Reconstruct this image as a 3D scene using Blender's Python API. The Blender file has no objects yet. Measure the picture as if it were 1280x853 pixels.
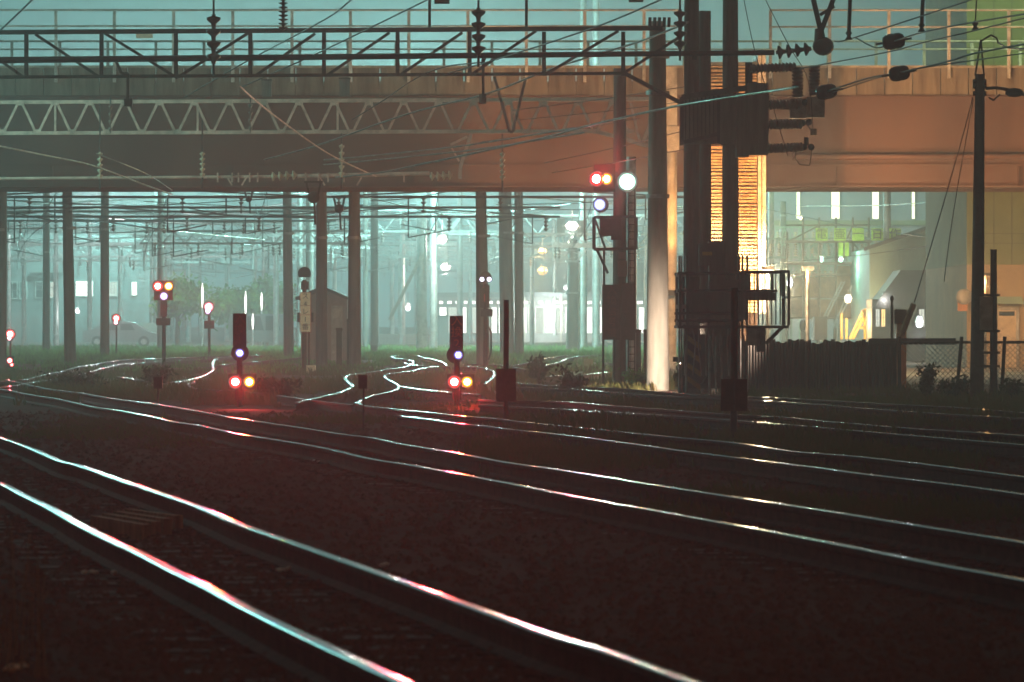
import bpy, math, random
from mathutils import Vector, Matrix, noise
R = math.radians
random.seed(7)
scene = bpy.context.scene
# ------------------------------------------------------------------ camera, world, exposure
F = 6000.0            # focal length in photo pixels (1280 wide)
CZ = 1.525            # eye height above the ballast; rail tops are at RZ
RZ = 0.16
cam_d = bpy.data.cameras.new('camera'); cam = bpy.data.objects.new('camera', cam_d)
scene.collection.objects.link(cam); scene.camera = cam
cam.location = (0, 0, CZ); cam.rotation_euler = (R(90), 0, 0)
cam_d.sensor_width = 36; cam_d.lens = F/1280*36
cam_d.shift_y = -26.5/1280
cam_d.dof.use_dof = True; cam_d.dof.focus_distance = 118; cam_d.dof.aperture_fstop = 7.5
cam_d.clip_start = 0.5; cam_d.clip_end = 4000

world = bpy.data.worlds.new('World'); scene.world = world; world.use_nodes = True
def world_nodes():
    nt = world.node_tree; nt.nodes.clear()
    N = nt.nodes.new; L = nt.links.new
    out = N('ShaderNodeOutputWorld'); bg = N('ShaderNodeBackground')
    tc = N('ShaderNodeTexCoord'); sep = N('ShaderNodeSeparateXYZ')
    L(tc.outputs['Generated'], sep.inputs[0])
    # glow of the lit yard low in the sky ahead, a little left of the middle
    dot = N('ShaderNodeVectorMath'); dot.operation = 'DOT_PRODUCT'
    L(tc.outputs['Generated'], dot.inputs[0])
    dot.inputs[1].default_value = Vector((-0.045, 1, 0.03)).normalized()
    mr = N('ShaderNodeMapRange'); mr.interpolation_type = 'SMOOTHSTEP'
    mr.inputs['From Min'].default_value = math.cos(R(11)); mr.inputs['From Max'].default_value = 1.0
    L(dot.outputs['Value'], mr.inputs['Value'])
    mix = N('ShaderNodeMix'); mix.data_type = 'RGBA'
    mix.inputs[6].default_value = (0.036, 0.088, 0.100, 1)      # night sky beside it
    mix.inputs[7].default_value = (0.11, 0.27, 0.285, 1)        # lit mist
    L(mr.outputs[0], mix.inputs[0])
    # dim warm town glow behind the camera and overhead
    mr2 = N('ShaderNodeMapRange'); mr2.interpolation_type = 'SMOOTHSTEP'
    mr2.inputs['From Min'].default_value = -0.1; mr2.inputs['From Max'].default_value = 0.9
    L(sep.outputs['Y'], mr2.inputs['Value'])
    mix2 = N('ShaderNodeMix'); mix2.data_type = 'RGBA'
    mix2.inputs[6].default_value = (0.050, 0.027, 0.014, 1)
    L(mr2.outputs[0], mix2.inputs[0]); L(mix.outputs[2], mix2.inputs[7])
    L(mix2.outputs[2], bg.inputs['Color']); bg.inputs['Strength'].default_value = 1.0
    L(bg.outputs[0], out.inputs['Surface'])
world_nodes()
scene.render.engine = 'CYCLES'
cy = scene.cycles
cy.max_bounces = 5; cy.diffuse_bounces = 2; cy.glossy_bounces = 3; cy.volume_bounces = 0; cy.transparent_max_bounces = 8
cy.use_denoising = True; cy.sample_clamp_indirect = 4; cy.caustics_reflective = False; cy.caustics_refractive = False
cy.volume_max_steps = 64
vs = scene.view_settings
vs.view_transform = 'Standard'; vs.look = 'None'; vs.gamma = 1; vs.exposure = 0.6; vs.use_curve_mapping = False
scene.display_settings.display_device = 'sRGB'

# ------------------------------------------------------------------ placing by measured direction and distance
def P(x, y, D): return Vector(((x-640)/F*D, D, CZ+(400-y)/F*D))
def DG(y): return CZ*F/(y-400.0)                   # distance at which the ballast shows at photo row y
def G(x, y): D = DG(y); return Vector(((x-640)/F*D, D, 0))
def mpx(n, D): return n*D/F

# ------------------------------------------------------------------ materials
M = {}
def mat(name, col, rough=0.7, metal=0.0, var=0.25, scale=3.0, bump=0.0, bscale=40.0, col2=None, stretch=(1, 1, 1), spec=0.5, leafy=False):
    m = bpy.data.materials.new(name); m.use_nodes = True; nt = m.node_tree; N = nt.nodes.new; L = nt.links.new
    b = nt.nodes['Principled BSDF']; b.inputs['Roughness'].default_value = rough; b.inputs['Metallic'].default_value = metal
    b.inputs['Specular IOR Level'].default_value = spec
    tc = N('ShaderNodeTexCoord'); mp = N('ShaderNodeMapping'); mp.inputs['Scale'].default_value = stretch
    L(tc.outputs['Object'], mp.inputs[0])
    nz = N('ShaderNodeTexNoise'); nz.inputs['Scale'].default_value = scale; nz.inputs['Detail'].default_value = 6
    nz.inputs['Roughness'].default_value = 0.65; L(mp.outputs[0], nz.inputs['Vector'])
    mx = N('ShaderNodeMix'); mx.data_type = 'RGBA'
    c = Vector(col); c2 = Vector(col2) if col2 else c*(1-var*1.6)
    ca = c*(1+var) if not col2 else c
    mx.inputs[6].default_value = (*ca, 1); mx.inputs[7].default_value = (*c2, 1)
    rp = N('ShaderNodeMapRange'); rp.inputs['From Min'].default_value = 0.35; rp.inputs['From Max'].default_value = 0.65
    L(nz.outputs[0], rp.inputs['Value']); L(rp.outputs[0], mx.inputs[0]); L(mx.outputs[2], b.inputs['Base Color'])
    if bump:
        n2 = N('ShaderNodeTexNoise'); n2.inputs['Scale'].default_value = bscale; n2.inputs['Detail'].default_value = 5
        L(tc.outputs['Object'], n2.inputs['Vector'])
        bp = N('ShaderNodeBump'); bp.inputs['Strength'].default_value = bump; bp.inputs['Distance'].default_value = 0.05
        L(n2.outputs[0], bp.inputs['Height']); L(bp.outputs[0], b.inputs['Normal'])
    if leafy:                                        # thin leaves let light through
        tl = N('ShaderNodeBsdfTranslucent'); ms = N('ShaderNodeMixShader'); ms.inputs[0].default_value = 0.5
        L(mx.outputs[2], tl.inputs['Color']); L(b.outputs[0], ms.inputs[1]); L(tl.outputs[0], ms.inputs[2])
        L(ms.outputs[0], nt.nodes['Material Output'].inputs['Surface'])
    M[name] = m
    if name == 'rail_top':
        rr_ = N('ShaderNodeMapRange'); rr_.inputs['To Min'].default_value = .10; rr_.inputs['To Max'].default_value = .30
        L(nz.outputs[0], rr_.inputs['Value']); L(rr_.outputs[0], b.inputs['Roughness'])
    return m
def emit(name, col, strength):
    m = bpy.data.materials.new(name); m.use_nodes = True; nt = m.node_tree; nt.nodes.clear()
    e = nt.nodes.new('ShaderNodeEmission'); o = nt.nodes.new('ShaderNodeOutputMaterial')
    e.inputs[0].default_value = (*col, 1); e.inputs[1].default_value = strength; nt.links.new(e.outputs[0], o.inputs[0])
    M[name] = m; return m
mat('ballast', (0.10, 0.056, 0.036), 0.95, var=0.5, scale=0.8, bump=0.6, bscale=14, col2=(0.06, 0.036, 0.025), spec=0.1)
mat('stone', (0.14, 0.075, 0.052), 0.9, var=0.5, scale=6, col2=(0.07, 0.042, 0.032), spec=0.15)
mat('rail_top', (0.62, 0.64, 0.66), 0.17, 1.0, var=0.12, scale=1.2, bump=0.06, bscale=3)
mat('rust', (0.055, 0.028, 0.018), 0.85, var=0.4, scale=8, spec=0.2)
mat('sleeper', (0.12, 0.10, 0.09), 0.85, var=0.4, scale=4, stretch=(1, 6, 1))
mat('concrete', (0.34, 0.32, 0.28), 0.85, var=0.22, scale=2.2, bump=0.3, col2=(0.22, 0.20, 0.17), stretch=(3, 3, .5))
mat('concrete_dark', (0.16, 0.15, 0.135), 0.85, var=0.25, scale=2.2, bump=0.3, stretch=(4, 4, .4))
mat('iron', (0.055, 0.052, 0.050), 0.6, 0.0, var=0.4, scale=5, spec=0.25)
mat('galvanised', (0.42, 0.43, 0.42), 0.5, 0.5, var=0.25, scale=4)
mat('pale_paint', (0.55, 0.53, 0.50), 0.6, var=0.25, scale=3)
mat('truss_paint', (0.66, 0.45, 0.37), 0.65, var=0.25, scale=3)
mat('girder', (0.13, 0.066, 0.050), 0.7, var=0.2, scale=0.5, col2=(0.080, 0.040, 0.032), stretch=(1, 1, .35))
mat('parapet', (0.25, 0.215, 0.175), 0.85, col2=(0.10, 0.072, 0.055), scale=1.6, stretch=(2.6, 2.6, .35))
mat('parapet_cap', (0.36, 0.33, 0.28), 0.8)
mat('deck_dark', (0.06, 0.05, 0.045), 0.9)
mat('insulator', (0.16, 0.13, 0.11), 0.3, var=0.2)
mat('insulator_cream', (0.62, 0.52, 0.38), 0.35, var=0.15)
mat('black', (0.02, 0.02, 0.021), 0.5, var=0.3)
mat('gloss_black', (0.03, 0.03, 0.032), 0.25, var=0.3)
mat('wire', (0.08, 0.08, 0.08), 0.45, 0.6, var=0.2)
mat('copper_wire', (0.50, 0.56, 0.52), 0.28, 0.9, var=0.2)
mat('board_maroon', (0.060, 0.032, 0.032), 0.7, var=0.3, scale=8)
mat('board_letters', (0.55, 0.16, 0.05), 0.6)
mat('board_dim_letters', (0.16, 0.05, 0.035), 0.7)
mat('board_cream', (0.72, 0.58, 0.42), 0.6, var=0.12, scale=6)
mat('trim_red', (0.45, 0.06, 0.04), 0.6)
mat('ink', (0.03, 0.02, 0.02), 0.7)
mat('grass', (0.075, 0.115, 0.03), 0.8, var=0.5, scale=1.2, col2=(0.14, 0.10, 0.035), spec=0.2, leafy=True)
mat('lush', (0.11, 0.29, 0.06), 0.8, var=0.4, scale=1.5, spec=0.2, leafy=True)
mat('leaf', (0.04, 0.065, 0.025), 0.8, var=0.5, scale=3, spec=0.2, leafy=True)
mat('tree_leaf', (0.12, 0.30, 0.04), 0.8, var=0.5, scale=1, spec=0.2, leafy=True)
mat('bark', (0.08, 0.06, 0.045), 0.9)
mat('wall_grey', (0.20, 0.20, 0.20), 0.85, var=0.12, scale=1)
mat('wall_white', (0.36, 0.37, 0.40), 0.85, var=0.08, scale=0.6)
mat('wall_green', (0.28, 0.42, 0.36), 0.75, var=0.12, scale=1)
mat('wall_dark', (0.07, 0.085, 0.085), 0.85, var=0.15, scale=1)
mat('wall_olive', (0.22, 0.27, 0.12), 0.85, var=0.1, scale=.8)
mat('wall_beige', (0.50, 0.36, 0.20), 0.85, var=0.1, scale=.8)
mat('wall_pink', (0.30, 0.22, 0.21), 0.85, var=0.1)
mat('roof_dark', (0.05, 0.055, 0.06), 0.7)
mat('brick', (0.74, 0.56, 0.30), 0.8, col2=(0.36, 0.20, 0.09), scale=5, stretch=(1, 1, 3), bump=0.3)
mat('scaffold', (0.24, 0.19, 0.14), 0.7, var=0.4)
mat('plywood', (0.30, 0.21, 0.13), 0.85, var=0.35, scale=3)
mat('machine_yellow', (0.75, 0.48, 0.08), 0.5)
mat('sign_yellow', (0.45, 0.66, 0.05), 0.6)
mat('hazard_yellow', (0.42, 0.32, 0.06), 0.7)
mat('wood', (0.30, 0.19, 0.10), 0.85, var=0.35, stretch=(5, 5, .5))
mat('orange_wood', (0.60, 0.27, 0.10), 0.8)  # wood, and the painted lamp light on the concrete stub
mat('sheet_dark', (0.075, 0.065, 0.058), 0.7, var=0.35, scale=2, stretch=(4, 4, .5))
mat('white_paint', (0.78, 0.78, 0.76), 0.5)
mat('car_paint', (0.22, 0.24, 0.24), 0.3, 0.2, var=0.03)
mat('car_dark', (0.06, 0.07, 0.08), 0.3, 0.2, var=0.03)
mat('glass', (0.03, 0.04, 0.045), 0.08, 0.0, var=0.05)
mat('rubber', (0.015, 0.015, 0.015), 0.9)
mat('asphalt', (0.055, 0.052, 0.05), 0.9, bump=0.3, scale=0.6)
mat('apron', (0.22, 0.19, 0.15), 0.9, bump=0.3, scale=0.6)
emit('lit_white', (1, 0.98, 0.9), 2.6)
emit('lit_dim', (0.95, 1, 0.85), 0.7)
emit('lit_tube', (0.93, 1, 0.62), 2.2)
emit('lit_warm', (1, 0.62, 0.22), 1.6)

# ------------------------------------------------------------------ mesh builder
class MB:
    def __init__(s): s.v = []; s.f = []; s.m = []; s.sm = []
    def add(s, vs_, fs, mi=0, smooth=False):
        o = len(s.v); s.v += [Vector(v) for v in vs_]
        for f in fs: s.f.append([i+o for i in f]); s.m.append(mi); s.sm.append(smooth)
        return s
    def box(s, a, b, mi=0):
        x0, y0, z0 = a; x1, y1, z1 = b
        return s.add([(x0, y0, z0), (x1, y0, z0), (x1, y1, z0), (x0, y1, z0), (x0, y0, z1), (x1, y0, z1), (x1, y1, z1), (x0, y1, z1)],
              [(0, 3, 2, 1), (4, 5, 6, 7), (0, 1, 5, 4), (1, 2, 6, 5), (2, 3, 7, 6), (3, 0, 4, 7)], mi)
    def frame(s, p0, p1):
        d = (p1-p0).normalized(); up = Vector((0, 1, 0)) if abs(d.y) < 0.9 else Vector((0, 0, 1))
        u = d.cross(up).normalized(); w = u.cross(d).normalized(); return d, u, w
    def beam(s, p0, p1, a, b=None, mi=0):
        p0 = Vector(p0); p1 = Vector(p1); b = b or a; d, u, w = s.frame(p0, p1)
        vs_ = [p+u*sx*a/2+w*sy*b/2 for p in (p0, p1) for sx, sy in ((-1, -1), (1, -1), (1, 1), (-1, 1))]
        return s.add(vs_, [(3, 2, 1, 0), (4, 5, 6, 7), (0, 1, 5, 4), (1, 2, 6, 5), (2, 3, 7, 6), (3, 0, 4, 7)], mi)
    def tube(s, p0, p1, r0, r1=None, n=10, mi=0, caps=True):
        p0 = Vector(p0); p1 = Vector(p1); r1 = r0 if r1 is None else r1; d, u, w = s.frame(p0, p1)
        o = [u*math.cos(2*math.pi*i/n)+w*math.sin(2*math.pi*i/n) for i in range(n)]
        vs_ = [p0+q*r0 for q in o]+[p1+q*r1 for q in o]
        s.add(vs_, [(i, (i+1) % n, n+(i+1) % n, n+i) for i in range(n)], mi, True)
        if caps: s.add([p0+q*r0 for q in o], [tuple(range(n))[::-1]], mi); s.add([p1+q*r1 for q in o], [tuple(range(n))], mi)
        return s
    def path(s, pts, r, n=5, mi=0):
        for a, b in zip(pts, pts[1:]): s.tube(a, b, r, n=n, mi=mi, caps=False)
        return s
    def lathe(s, p0, p1, prof, n=14, mi=0):        # prof: (t 0..1 along the axis, radius)
        p0 = Vector(p0); p1 = Vector(p1); d, u, w = s.frame(p0, p1)
        o = [u*math.cos(2*math.pi*i/n)+w*math.sin(2*math.pi*i/n) for i in range(n)]
        vs_ = []
        for t, r in prof: c = p0.lerp(p1, t); vs_ += [c+q*r for q in o]
        fs = [(k*n+i, k*n+(i+1) % n, (k+1)*n+(i+1) % n, (k+1)*n+i) for k in range(len(prof)-1) for i in range(n)]
        s.add(vs_, fs, mi, True)
        s.add(vs_[:n], [tuple(range(n))[::-1]], mi); s.add(vs_[-n:], [tuple(range(n))], mi); return s
    def ball(s, c, rx, ry, rz, n=12, mi=0):
        c = Vector(c); vs_ = []; k = n//2
        for j in range(k+1):
            a = math.pi*j/k-math.pi/2
            for i in range(n):
                b = 2*math.pi*i/n; vs_.append(c+Vector((rx*math.cos(a)*math.cos(b), ry*math.cos(a)*math.sin(b), rz*math.sin(a))))
        return s.add(vs_, [(j*n+i, j*n+(i+1) % n, (j+1)*n+(i+1) % n, (j+1)*n+i) for j in range(k) for i in range(n)], mi, True)
    def poly(s, pts, depth, mi=0):                  # outline in x/z extruded along +y
        n = len(pts); a = [Vector(p) for p in pts]; b = [p+Vector((0, depth, 0)) for p in a]
        return s.add(a+b, [tuple(range(n)), tuple(range(n, 2*n))[::-1]]+[(i, i+n, (i+1) % n+n, (i+1) % n) for i in range(n)], mi)
    def build(s, name, mats, parent=None):
        me = bpy.data.meshes.new(name); off = parent['_o'] if parent is not None and '_o' in parent else (0, 0, 0)
        off = Vector(off)
        me.from_pydata([tuple(v-off) for v in s.v], [], s.f)
        for m in (mats if isinstance(mats, (list, tuple)) else [mats]): me.materials.append(M[m])
        me.polygons.foreach_set('material_index', s.m); me.polygons.foreach_set('use_smooth', s.sm); me.update()
        o = bpy.data.objects.new(name, me); scene.collection.objects.link(o)
        if parent is not None:
            o.parent = parent
            if parent.type == 'MESH': o['_o'] = tuple(off)
            o['_o'] = tuple(off)
        return o
def thing(name, label, cat, loc=(0, 0, 0), group=None):
    o = bpy.data.objects.new(name, None); scene.collection.objects.link(o); o.location = loc; o['_o'] = tuple(loc); o.empty_display_size = .3
    o['label'] = label; o['category'] = cat
    if group: o['group'] = group
    return o
def tag(o, label, cat, group=None):
    o['label'] = label; o['category'] = cat
    if group: o['group'] = group
    return o
def struct(o, kind='structure'): o['kind'] = kind; return o
def lamp(name, parent, loc, col, watts, radius=0.1, spot=None, aim=None, blend=0.4):
    d = bpy.data.lights.new(name, 'SPOT' if spot else 'POINT'); d.energy = watts; d.color = col; d.shadow_soft_size = radius
    o = bpy.data.objects.new(name, d); scene.collection.objects.link(o)
    off = Vector(parent['_o']) if parent is not None else Vector((0, 0, 0))
    o.location = Vector(loc)-off
    if spot:
        d.spot_size = R(spot); d.spot_blend = blend
        o.rotation_euler = (Vector(aim)-Vector(loc)).to_track_quat('-Z', 'Y').to_euler()
    if parent is not None: o.parent = parent
    return o
def text(body, name, c, size, m, parent, th=0.006, vertical=False, sx=1.0):   # flat raised letters facing the camera side
    cu = bpy.data.curves.new(name, 'FONT'); cu.body = '\n'.join(body) if vertical else body
    cu.size = size; cu.extrude = th; cu.align_x = 'CENTER'; cu.align_y = 'CENTER'; cu.space_line = 0.95; cu.resolution_u = 3
    t = bpy.data.objects.new(name+'_src', cu); scene.collection.objects.link(t)
    dg = bpy.context.evaluated_depsgraph_get(); me = bpy.data.meshes.new_from_object(t.evaluated_get(dg))
    bpy.data.objects.remove(t)
    off = Vector(parent['_o'])
    mx = Matrix.Translation(Vector(c)-off) @ Matrix.Rotation(R(90), 4, 'X') @ Matrix.Scale(sx, 4, (1, 0, 0))
    me.transform(mx); me.materials.clear(); me.materials.append(M[m])
    o = bpy.data.objects.new(name, me); scene.collection.objects.link(o); o.parent = parent; o['_o'] = tuple(off); return o
def catmull(pts, step=6):
    out = []; n = len(pts)
    for i in range(n-1):
        p0 = pts[max(i-1, 0)]; p1 = pts[i]; p2 = pts[i+1]; p3 = pts[min(i+2, n-1)]
        for k in range(step):
            t = k/step
            out.append(tuple(0.5*((2*b)+(-a+c)*t+(2*a-5*b+4*c-d)*t*t+(-a+3*b-3*c+d)*t**3) for a, b, c, d in zip(p0, p1, p2, p3)))
    out.append(pts[-1]); return out

# ------------------------------------------------------------------ ground and air
def ground():
    mb = MB()
    xs = [-600, -300, -150]+[-60+4*i for i in range(31)]+[150, 300, 600]
    ys = [-60, -20, 0, 10]+[18+1.5*i for i in range(60)]+[110+8*i for i in range(30)]+[400, 500, 700, 1000]
    v = []
    for y in ys:
        for x in xs:
            z = 0.03*noise.noise(Vector((x*.3, y*.3, 0))) if abs(x) < 70 and y > 15 else 0
            v.append((x, y, z-0.02))
    n = len(xs)
    mb.add(v, [(j*n+i, j*n+i+1, (j+1)*n+i+1, (j+1)*n+i) for j in range(len(ys)-1) for i in range(n-1)], 0, True)
    struct(mb.build('ground', 'ballast'))
    a = MB(); p = [P(1110, 0, 112), P(1500, 0, 112), P(1500, 0, 152), P(1040, 0, 152)]
    a.add([(q.x, q.y, 0.02) for q in p], [(0, 1, 2, 3)]); struct(a.build('pavement', 'apron'))
ground()
def haze():
    mb = MB().box((-160, -8, -1.2), (160, 520, 46))
    o = mb.build('haze', 'black'); struct(o, 'stuff')
    m = bpy.data.materials.new('haze'); m.use_nodes = True; nt = m.node_tree; nt.nodes.clear()
    v = nt.nodes.new('ShaderNodeVolumePrincipled'); out = nt.nodes.new('ShaderNodeOutputMaterial')
    v.inputs['Color'].default_value = (0.93, 0.97, 0.96, 1); v.inputs['Density'].default_value = 0.0030
    v.inputs['Anisotropy'].default_value = 0.6
    nt.links.new(v.outputs[0], out.inputs['Volume']); m.cycles.homogeneous_volume = True
    o.data.materials.clear(); o.data.materials.append(m)
haze()

# ------------------------------------------------------------------ tracks: each rail follows its own bends over the ground
def rail_points(pts):
    out = []
    for x, y in catmull(pts, 5):
        D = (CZ-RZ)*F/(y-400.0); out.append(Vector(((x-640)/F*D, D, RZ)))
    return out
PROF = [(-.033, 0), (.033, 0), (.034, -.035), (.012, -.05), (.010, -.125), (.06, -.15), (.06, -.16), (-.06, -.16), (-.06, -.15), (-.010, -.125), (-.012, -.05), (-.034, -.035)]
def rail(pts, parent, name='rail'):
    w = rail_points(pts); n = len(PROF); mb = MB(); v = []
    for i, p in enumerate(w):
        d = (w[min(i+1, len(w)-1)]-w[max(i-1, 0)]); d.z = 0; d.normalize(); s = Vector((d.y, -d.x, 0))
        lift = 0.004*noise.noise(Vector((p.x*.2, p.y*.12, len(pts))))
        v += [p+s*a+Vector((0, 0, b+lift)) for a, b in PROF]
    k = len(w)
    mb.add(v, []); 
    for i in range(k-1):
        for j in range(n):
            a = i*n+j; b = i*n+(j+1) % n
            mb.f.append([a, a+n, b+n, b]); mb.m.append(0 if j == 0 else 1); mb.sm.append(j == 0)
    return mb.build(name, ['rail_top', 'rust'], parent)
SLEEPER = None
def track(label, a, b=None, group='railway tracks crossing the yard', sleepers=0, cat='track'):
    m = a[len(a)//2]; g = rail_points([a[0], m, a[-1]])[5]
    t = thing('railway_track', label, cat, (g.x, g.y, 0), group)
    rail(a, t)
    if b: rail(b, t)
    if sleepers and b:
        global SLEEPER
        wa = rail_points(a); wb = rail_points(b)
        def at(w, Y):
            for p, q in zip(w, w[1:]):
                if (p.y-Y)*(q.y-Y) <= 0 and p.y != q.y: return p.lerp(q, (Y-p.y)/(q.y-p.y))
        Y = max(min(p.y for p in wa), min(p.y for p in wb))+.3; k = 0
        while k < sleepers:
            A = at(wa, Y); B = at(wb, Y+0.18)
            if A is None or B is None: break
            c = (A+B)/2; ang = math.atan2(A.y-B.y, A.x-B.x) if A.x > B.x else math.atan2(B.y-A.y, B.x-A.x)
            if SLEEPER is None:
                mb = MB().box((-1.0, -.11, -.12), (1.0, .11, 0.0)); 
                for sx in (-.533, .533): mb.box((sx-.14, -.07, .001), (sx+.14, .07, .012), 1)
                SLEEPER = mb.build('sleeper', ['sleeper', 'rust']); o = SLEEPER
            else: o = SLEEPER.copy(); scene.collection.objects.link(o)
            o.parent = t; o.location = (c.x-g.x, c.y-g.y, -0.012+random.uniform(-.012, .01)); o.rotation_euler = (0, 0, ang+random.uniform(-.02, .02))
            Y += 0.62; k += 1
    return t
TA = [(-120, 565), (-50, 590), (0, 604), (30, 619), (65, 636), (100, 656), (145, 678.5), (175, 692), (215, 713), (265, 737), (320, 766), (380, 795), (505, 853), (600, 897)]
TB = [(-120, 522), (-50, 534), (0, 547), (40, 561), (75, 576), (100, 582), (150, 600), (205, 618), (250, 634), (300, 655), (360, 676), (450, 708), (550, 744), (640, 777), (690, 795), (760, 815), (865, 853), (980, 896)]
track('nearest railway track running across the lower left foreground', TA, TB, sleepers=90)
TC = [(8, 475), (60, 486), (100, 491), (140, 498), (165, 501), (200, 506), (230, 511), (265, 517), (297, 523), (350, 531), (390, 537), (435, 544), (465, 547.5), (500, 555), (550, 563), (600, 572), (640, 579), (690, 586), (815, 606), (940, 625), (1040, 640), (1140, 656), (1280, 678), (1400, 700)]
TD = [(-30, 482), (12, 488), (36, 493), (75, 499), (115, 508), (147, 513), (195, 522), (215, 527), (250, 532), (295, 542), (320, 546), (365, 553), (410, 561), (465, 574), (510, 581), (565, 591), (640, 605), (715, 620), (840, 642), (920, 657), (990, 670), (1080, 687), (1170, 705), (1280, 725), (1400, 750)]
track('second railway track from the camera, long straight pair of rails across the middle', TC, TD, sleepers=60)
TE = [(445, 503), (455, 507), (480, 510), (515, 514), (545, 517), (575, 520), (630, 524), (640, 526), (730, 535), (840, 546), (915, 553), (990, 564), (1065, 570), (1140, 578), (1280, 596), (1400, 612)]
TF = [(500, 520), (534, 524), (570, 529), (610, 533), (640, 537), (715, 545), (850, 563), (930, 573), (1025, 585), (1075, 592), (1200, 607), (1280, 618), (1400, 634)]
track('third railway track in the weeds behind the second, passing the dark lineside sign', TE, TF)
TG = [(600, 499), (640, 501), (700, 502), (750, 506), (790, 509), (835, 512), (875, 515), (900, 517), (935, 519), (960, 520), (1005, 524), (1037, 527), (1072, 530), (1117, 534), (1160, 537), (1210, 540), (1272, 544), (1400, 554)]
TH = [(600, 506), (640, 508), (760, 515), (900, 524), (986, 531), (1010, 533), (1100, 541), (1280, 556), (1400, 567)]
track('overgrown railway track in the grass on the right, two before the fence', TG, TH)
TI = [(640, 479), (690, 482), (735, 484), (760, 485), (795, 487), (840, 491), (885, 494), (940, 496), (1007, 499), (1060, 502), (1110, 505), (1172, 508), (1210, 510), (1272, 515), (1400, 524)]
TJ = [(640, 484), (690, 486), (735, 488), (770, 491), (815, 494), (940, 500), (1010, 505), (1145, 515), (1280, 523), (1400, 531)]
track('railway track closest to the dark fence and the poles on the right', TI, TJ)
track('curving siding at the far left below the first concrete poles', [(-60, 484), (0, 477), (32, 474), (67, 466), (92, 460), (120, 455), (155, 450), (190, 448.5), (250, 446), (300, 445)],
      [(-60, 492), (12, 483), (45, 477), (70, 474), (110, 466), (130, 460), (150, 456), (190, 453), (250, 449.5), (300, 448)], 'curved sidings in the far yard')
track('snaking siding behind the left shunting signal with a sharp kink', [(180, 482), (221, 477), (250, 471), (262, 466), (267, 461), (266, 454), (272, 448), (300, 445.5), (340, 444)],
      [(271, 457), (295, 454), (320, 452), (360, 448.5), (385, 446), (435, 443.5), (470, 442)], 'curved sidings in the far yard')
track('S shaped siding between the two shunting signals', [(371, 503), (405, 495), (427, 489.5), (440, 482.5), (435, 477), (431, 472), (437, 469), (450, 467), (470, 464), (500, 459.5), (515, 455.5), (514, 451), (495, 448), (490, 445.5), (510, 443), (542, 441)],
      [(445, 504), (460, 496), (482, 491), (497, 486), (495, 480), (481, 472), (486, 467.5), (505, 465), (527, 461), (545, 458)], 'curved sidings in the far yard')
track('short forked siding to the right of the right shunting signal', [(585, 457.5), (605, 460), (618, 465), (617, 471), (607, 480)], [(585, 455), (610, 456), (640, 458.5), (656, 462)], 'curved sidings in the far yard')
track('siding climbing away to the right behind the dark lineside sign', [(640, 457.5), (655, 454.5), (672, 450.5), (692, 446.5), (710, 444), (735, 442.5), (780, 441)], [(665, 466), (669, 460), (682, 457), (700, 452.5), (714, 447), (740, 444), (790, 442.5)], 'curved sidings in the far yard')
def single(label, a):
    g = rail_points([a[0], a[len(a)//2], a[-1]])[5]
    t = thing('siding_rail', label, 'rail', (g.x, g.y, 0), 'single stretches of siding rail showing in the weeds'); rail(a, t)
single('short bright rail in the weeds left of the left shunting signal', [(147, 471), (182, 476), (195, 478.5)])
single('dim rail running right from the foot of the left shunting signal', [(347, 494), (380, 499), (422, 504), (440, 506)])
single('reddish rail curling under the left shunting signal lamps', [(244, 477), (237, 480), (238, 483), (247, 486), (262, 487), (290, 488.5), (330, 492)])
single('dim rail running right out of the S shaped siding', [(499, 482.5), (520, 486), (555, 489.5), (600, 493)])
single('kinked bright rail just left of the right shunting signal', [(520, 444), (527, 446.5), (545, 450), (555, 454), (558, 457)])
single('low rail passing behind the right shunting signal', [(505, 454), (520, 457), (560, 458.5), (600, 459)])
single('warm rail between the dark sign and the signal mast', [(677, 471), (700, 469.5), (732, 468), (760, 465)])
single('rail with an orange glint beside the round bush', [(672, 481), (692, 482.5), (720, 483)])

# crossing boards between the near rails
def boards():
    g = G(150, 655); t = thing('track_boards', 'weathered plank crossing laid beside the nearest track at left', 'boards', (g.x, g.y, 0))
    for k in range(4):
        a = G(118+k*14, 660-k*3); b = G(182+k*14, 672-k*4)
        a = a+Vector((0, 0, -.01)); b = b+Vector((0, 0, -.01)); MB().beam(a, b, .06, .2).build('plank', 'wood', t)
boards()
# loose stones
def stones():
    rnd = random.Random(3); mb = MB()
    for _ in range(24000):
        D = 19+60*rnd.random()**1.6; x = rnd.uniform(-.115, .115)*D; r = rnd.uniform(.010, .027)*(1.0+D/70); c = Vector((x, D, r*.15-.01))
        n = [c+Vector((rnd.uniform(.7, 1.2)*r*math.cos(a+.3), rnd.uniform(.7, 1.2)*r*math.sin(a+.3), rnd.uniform(-.1, .3)*r)) for a in (0, 1.5, 3.1, 4.6)]
        top = c+Vector((rnd.uniform(-.3, .3)*r, rnd.uniform(-.3, .3)*r, r*rnd.uniform(.6, 1.1)))
        mb.add(n+[top], [(0, 1, 4), (1, 2, 4), (2, 3, 4), (3, 0, 4)])
    struct(mb.build('ballast_stones', 'stone'), 'stuff')
stones()
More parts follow.
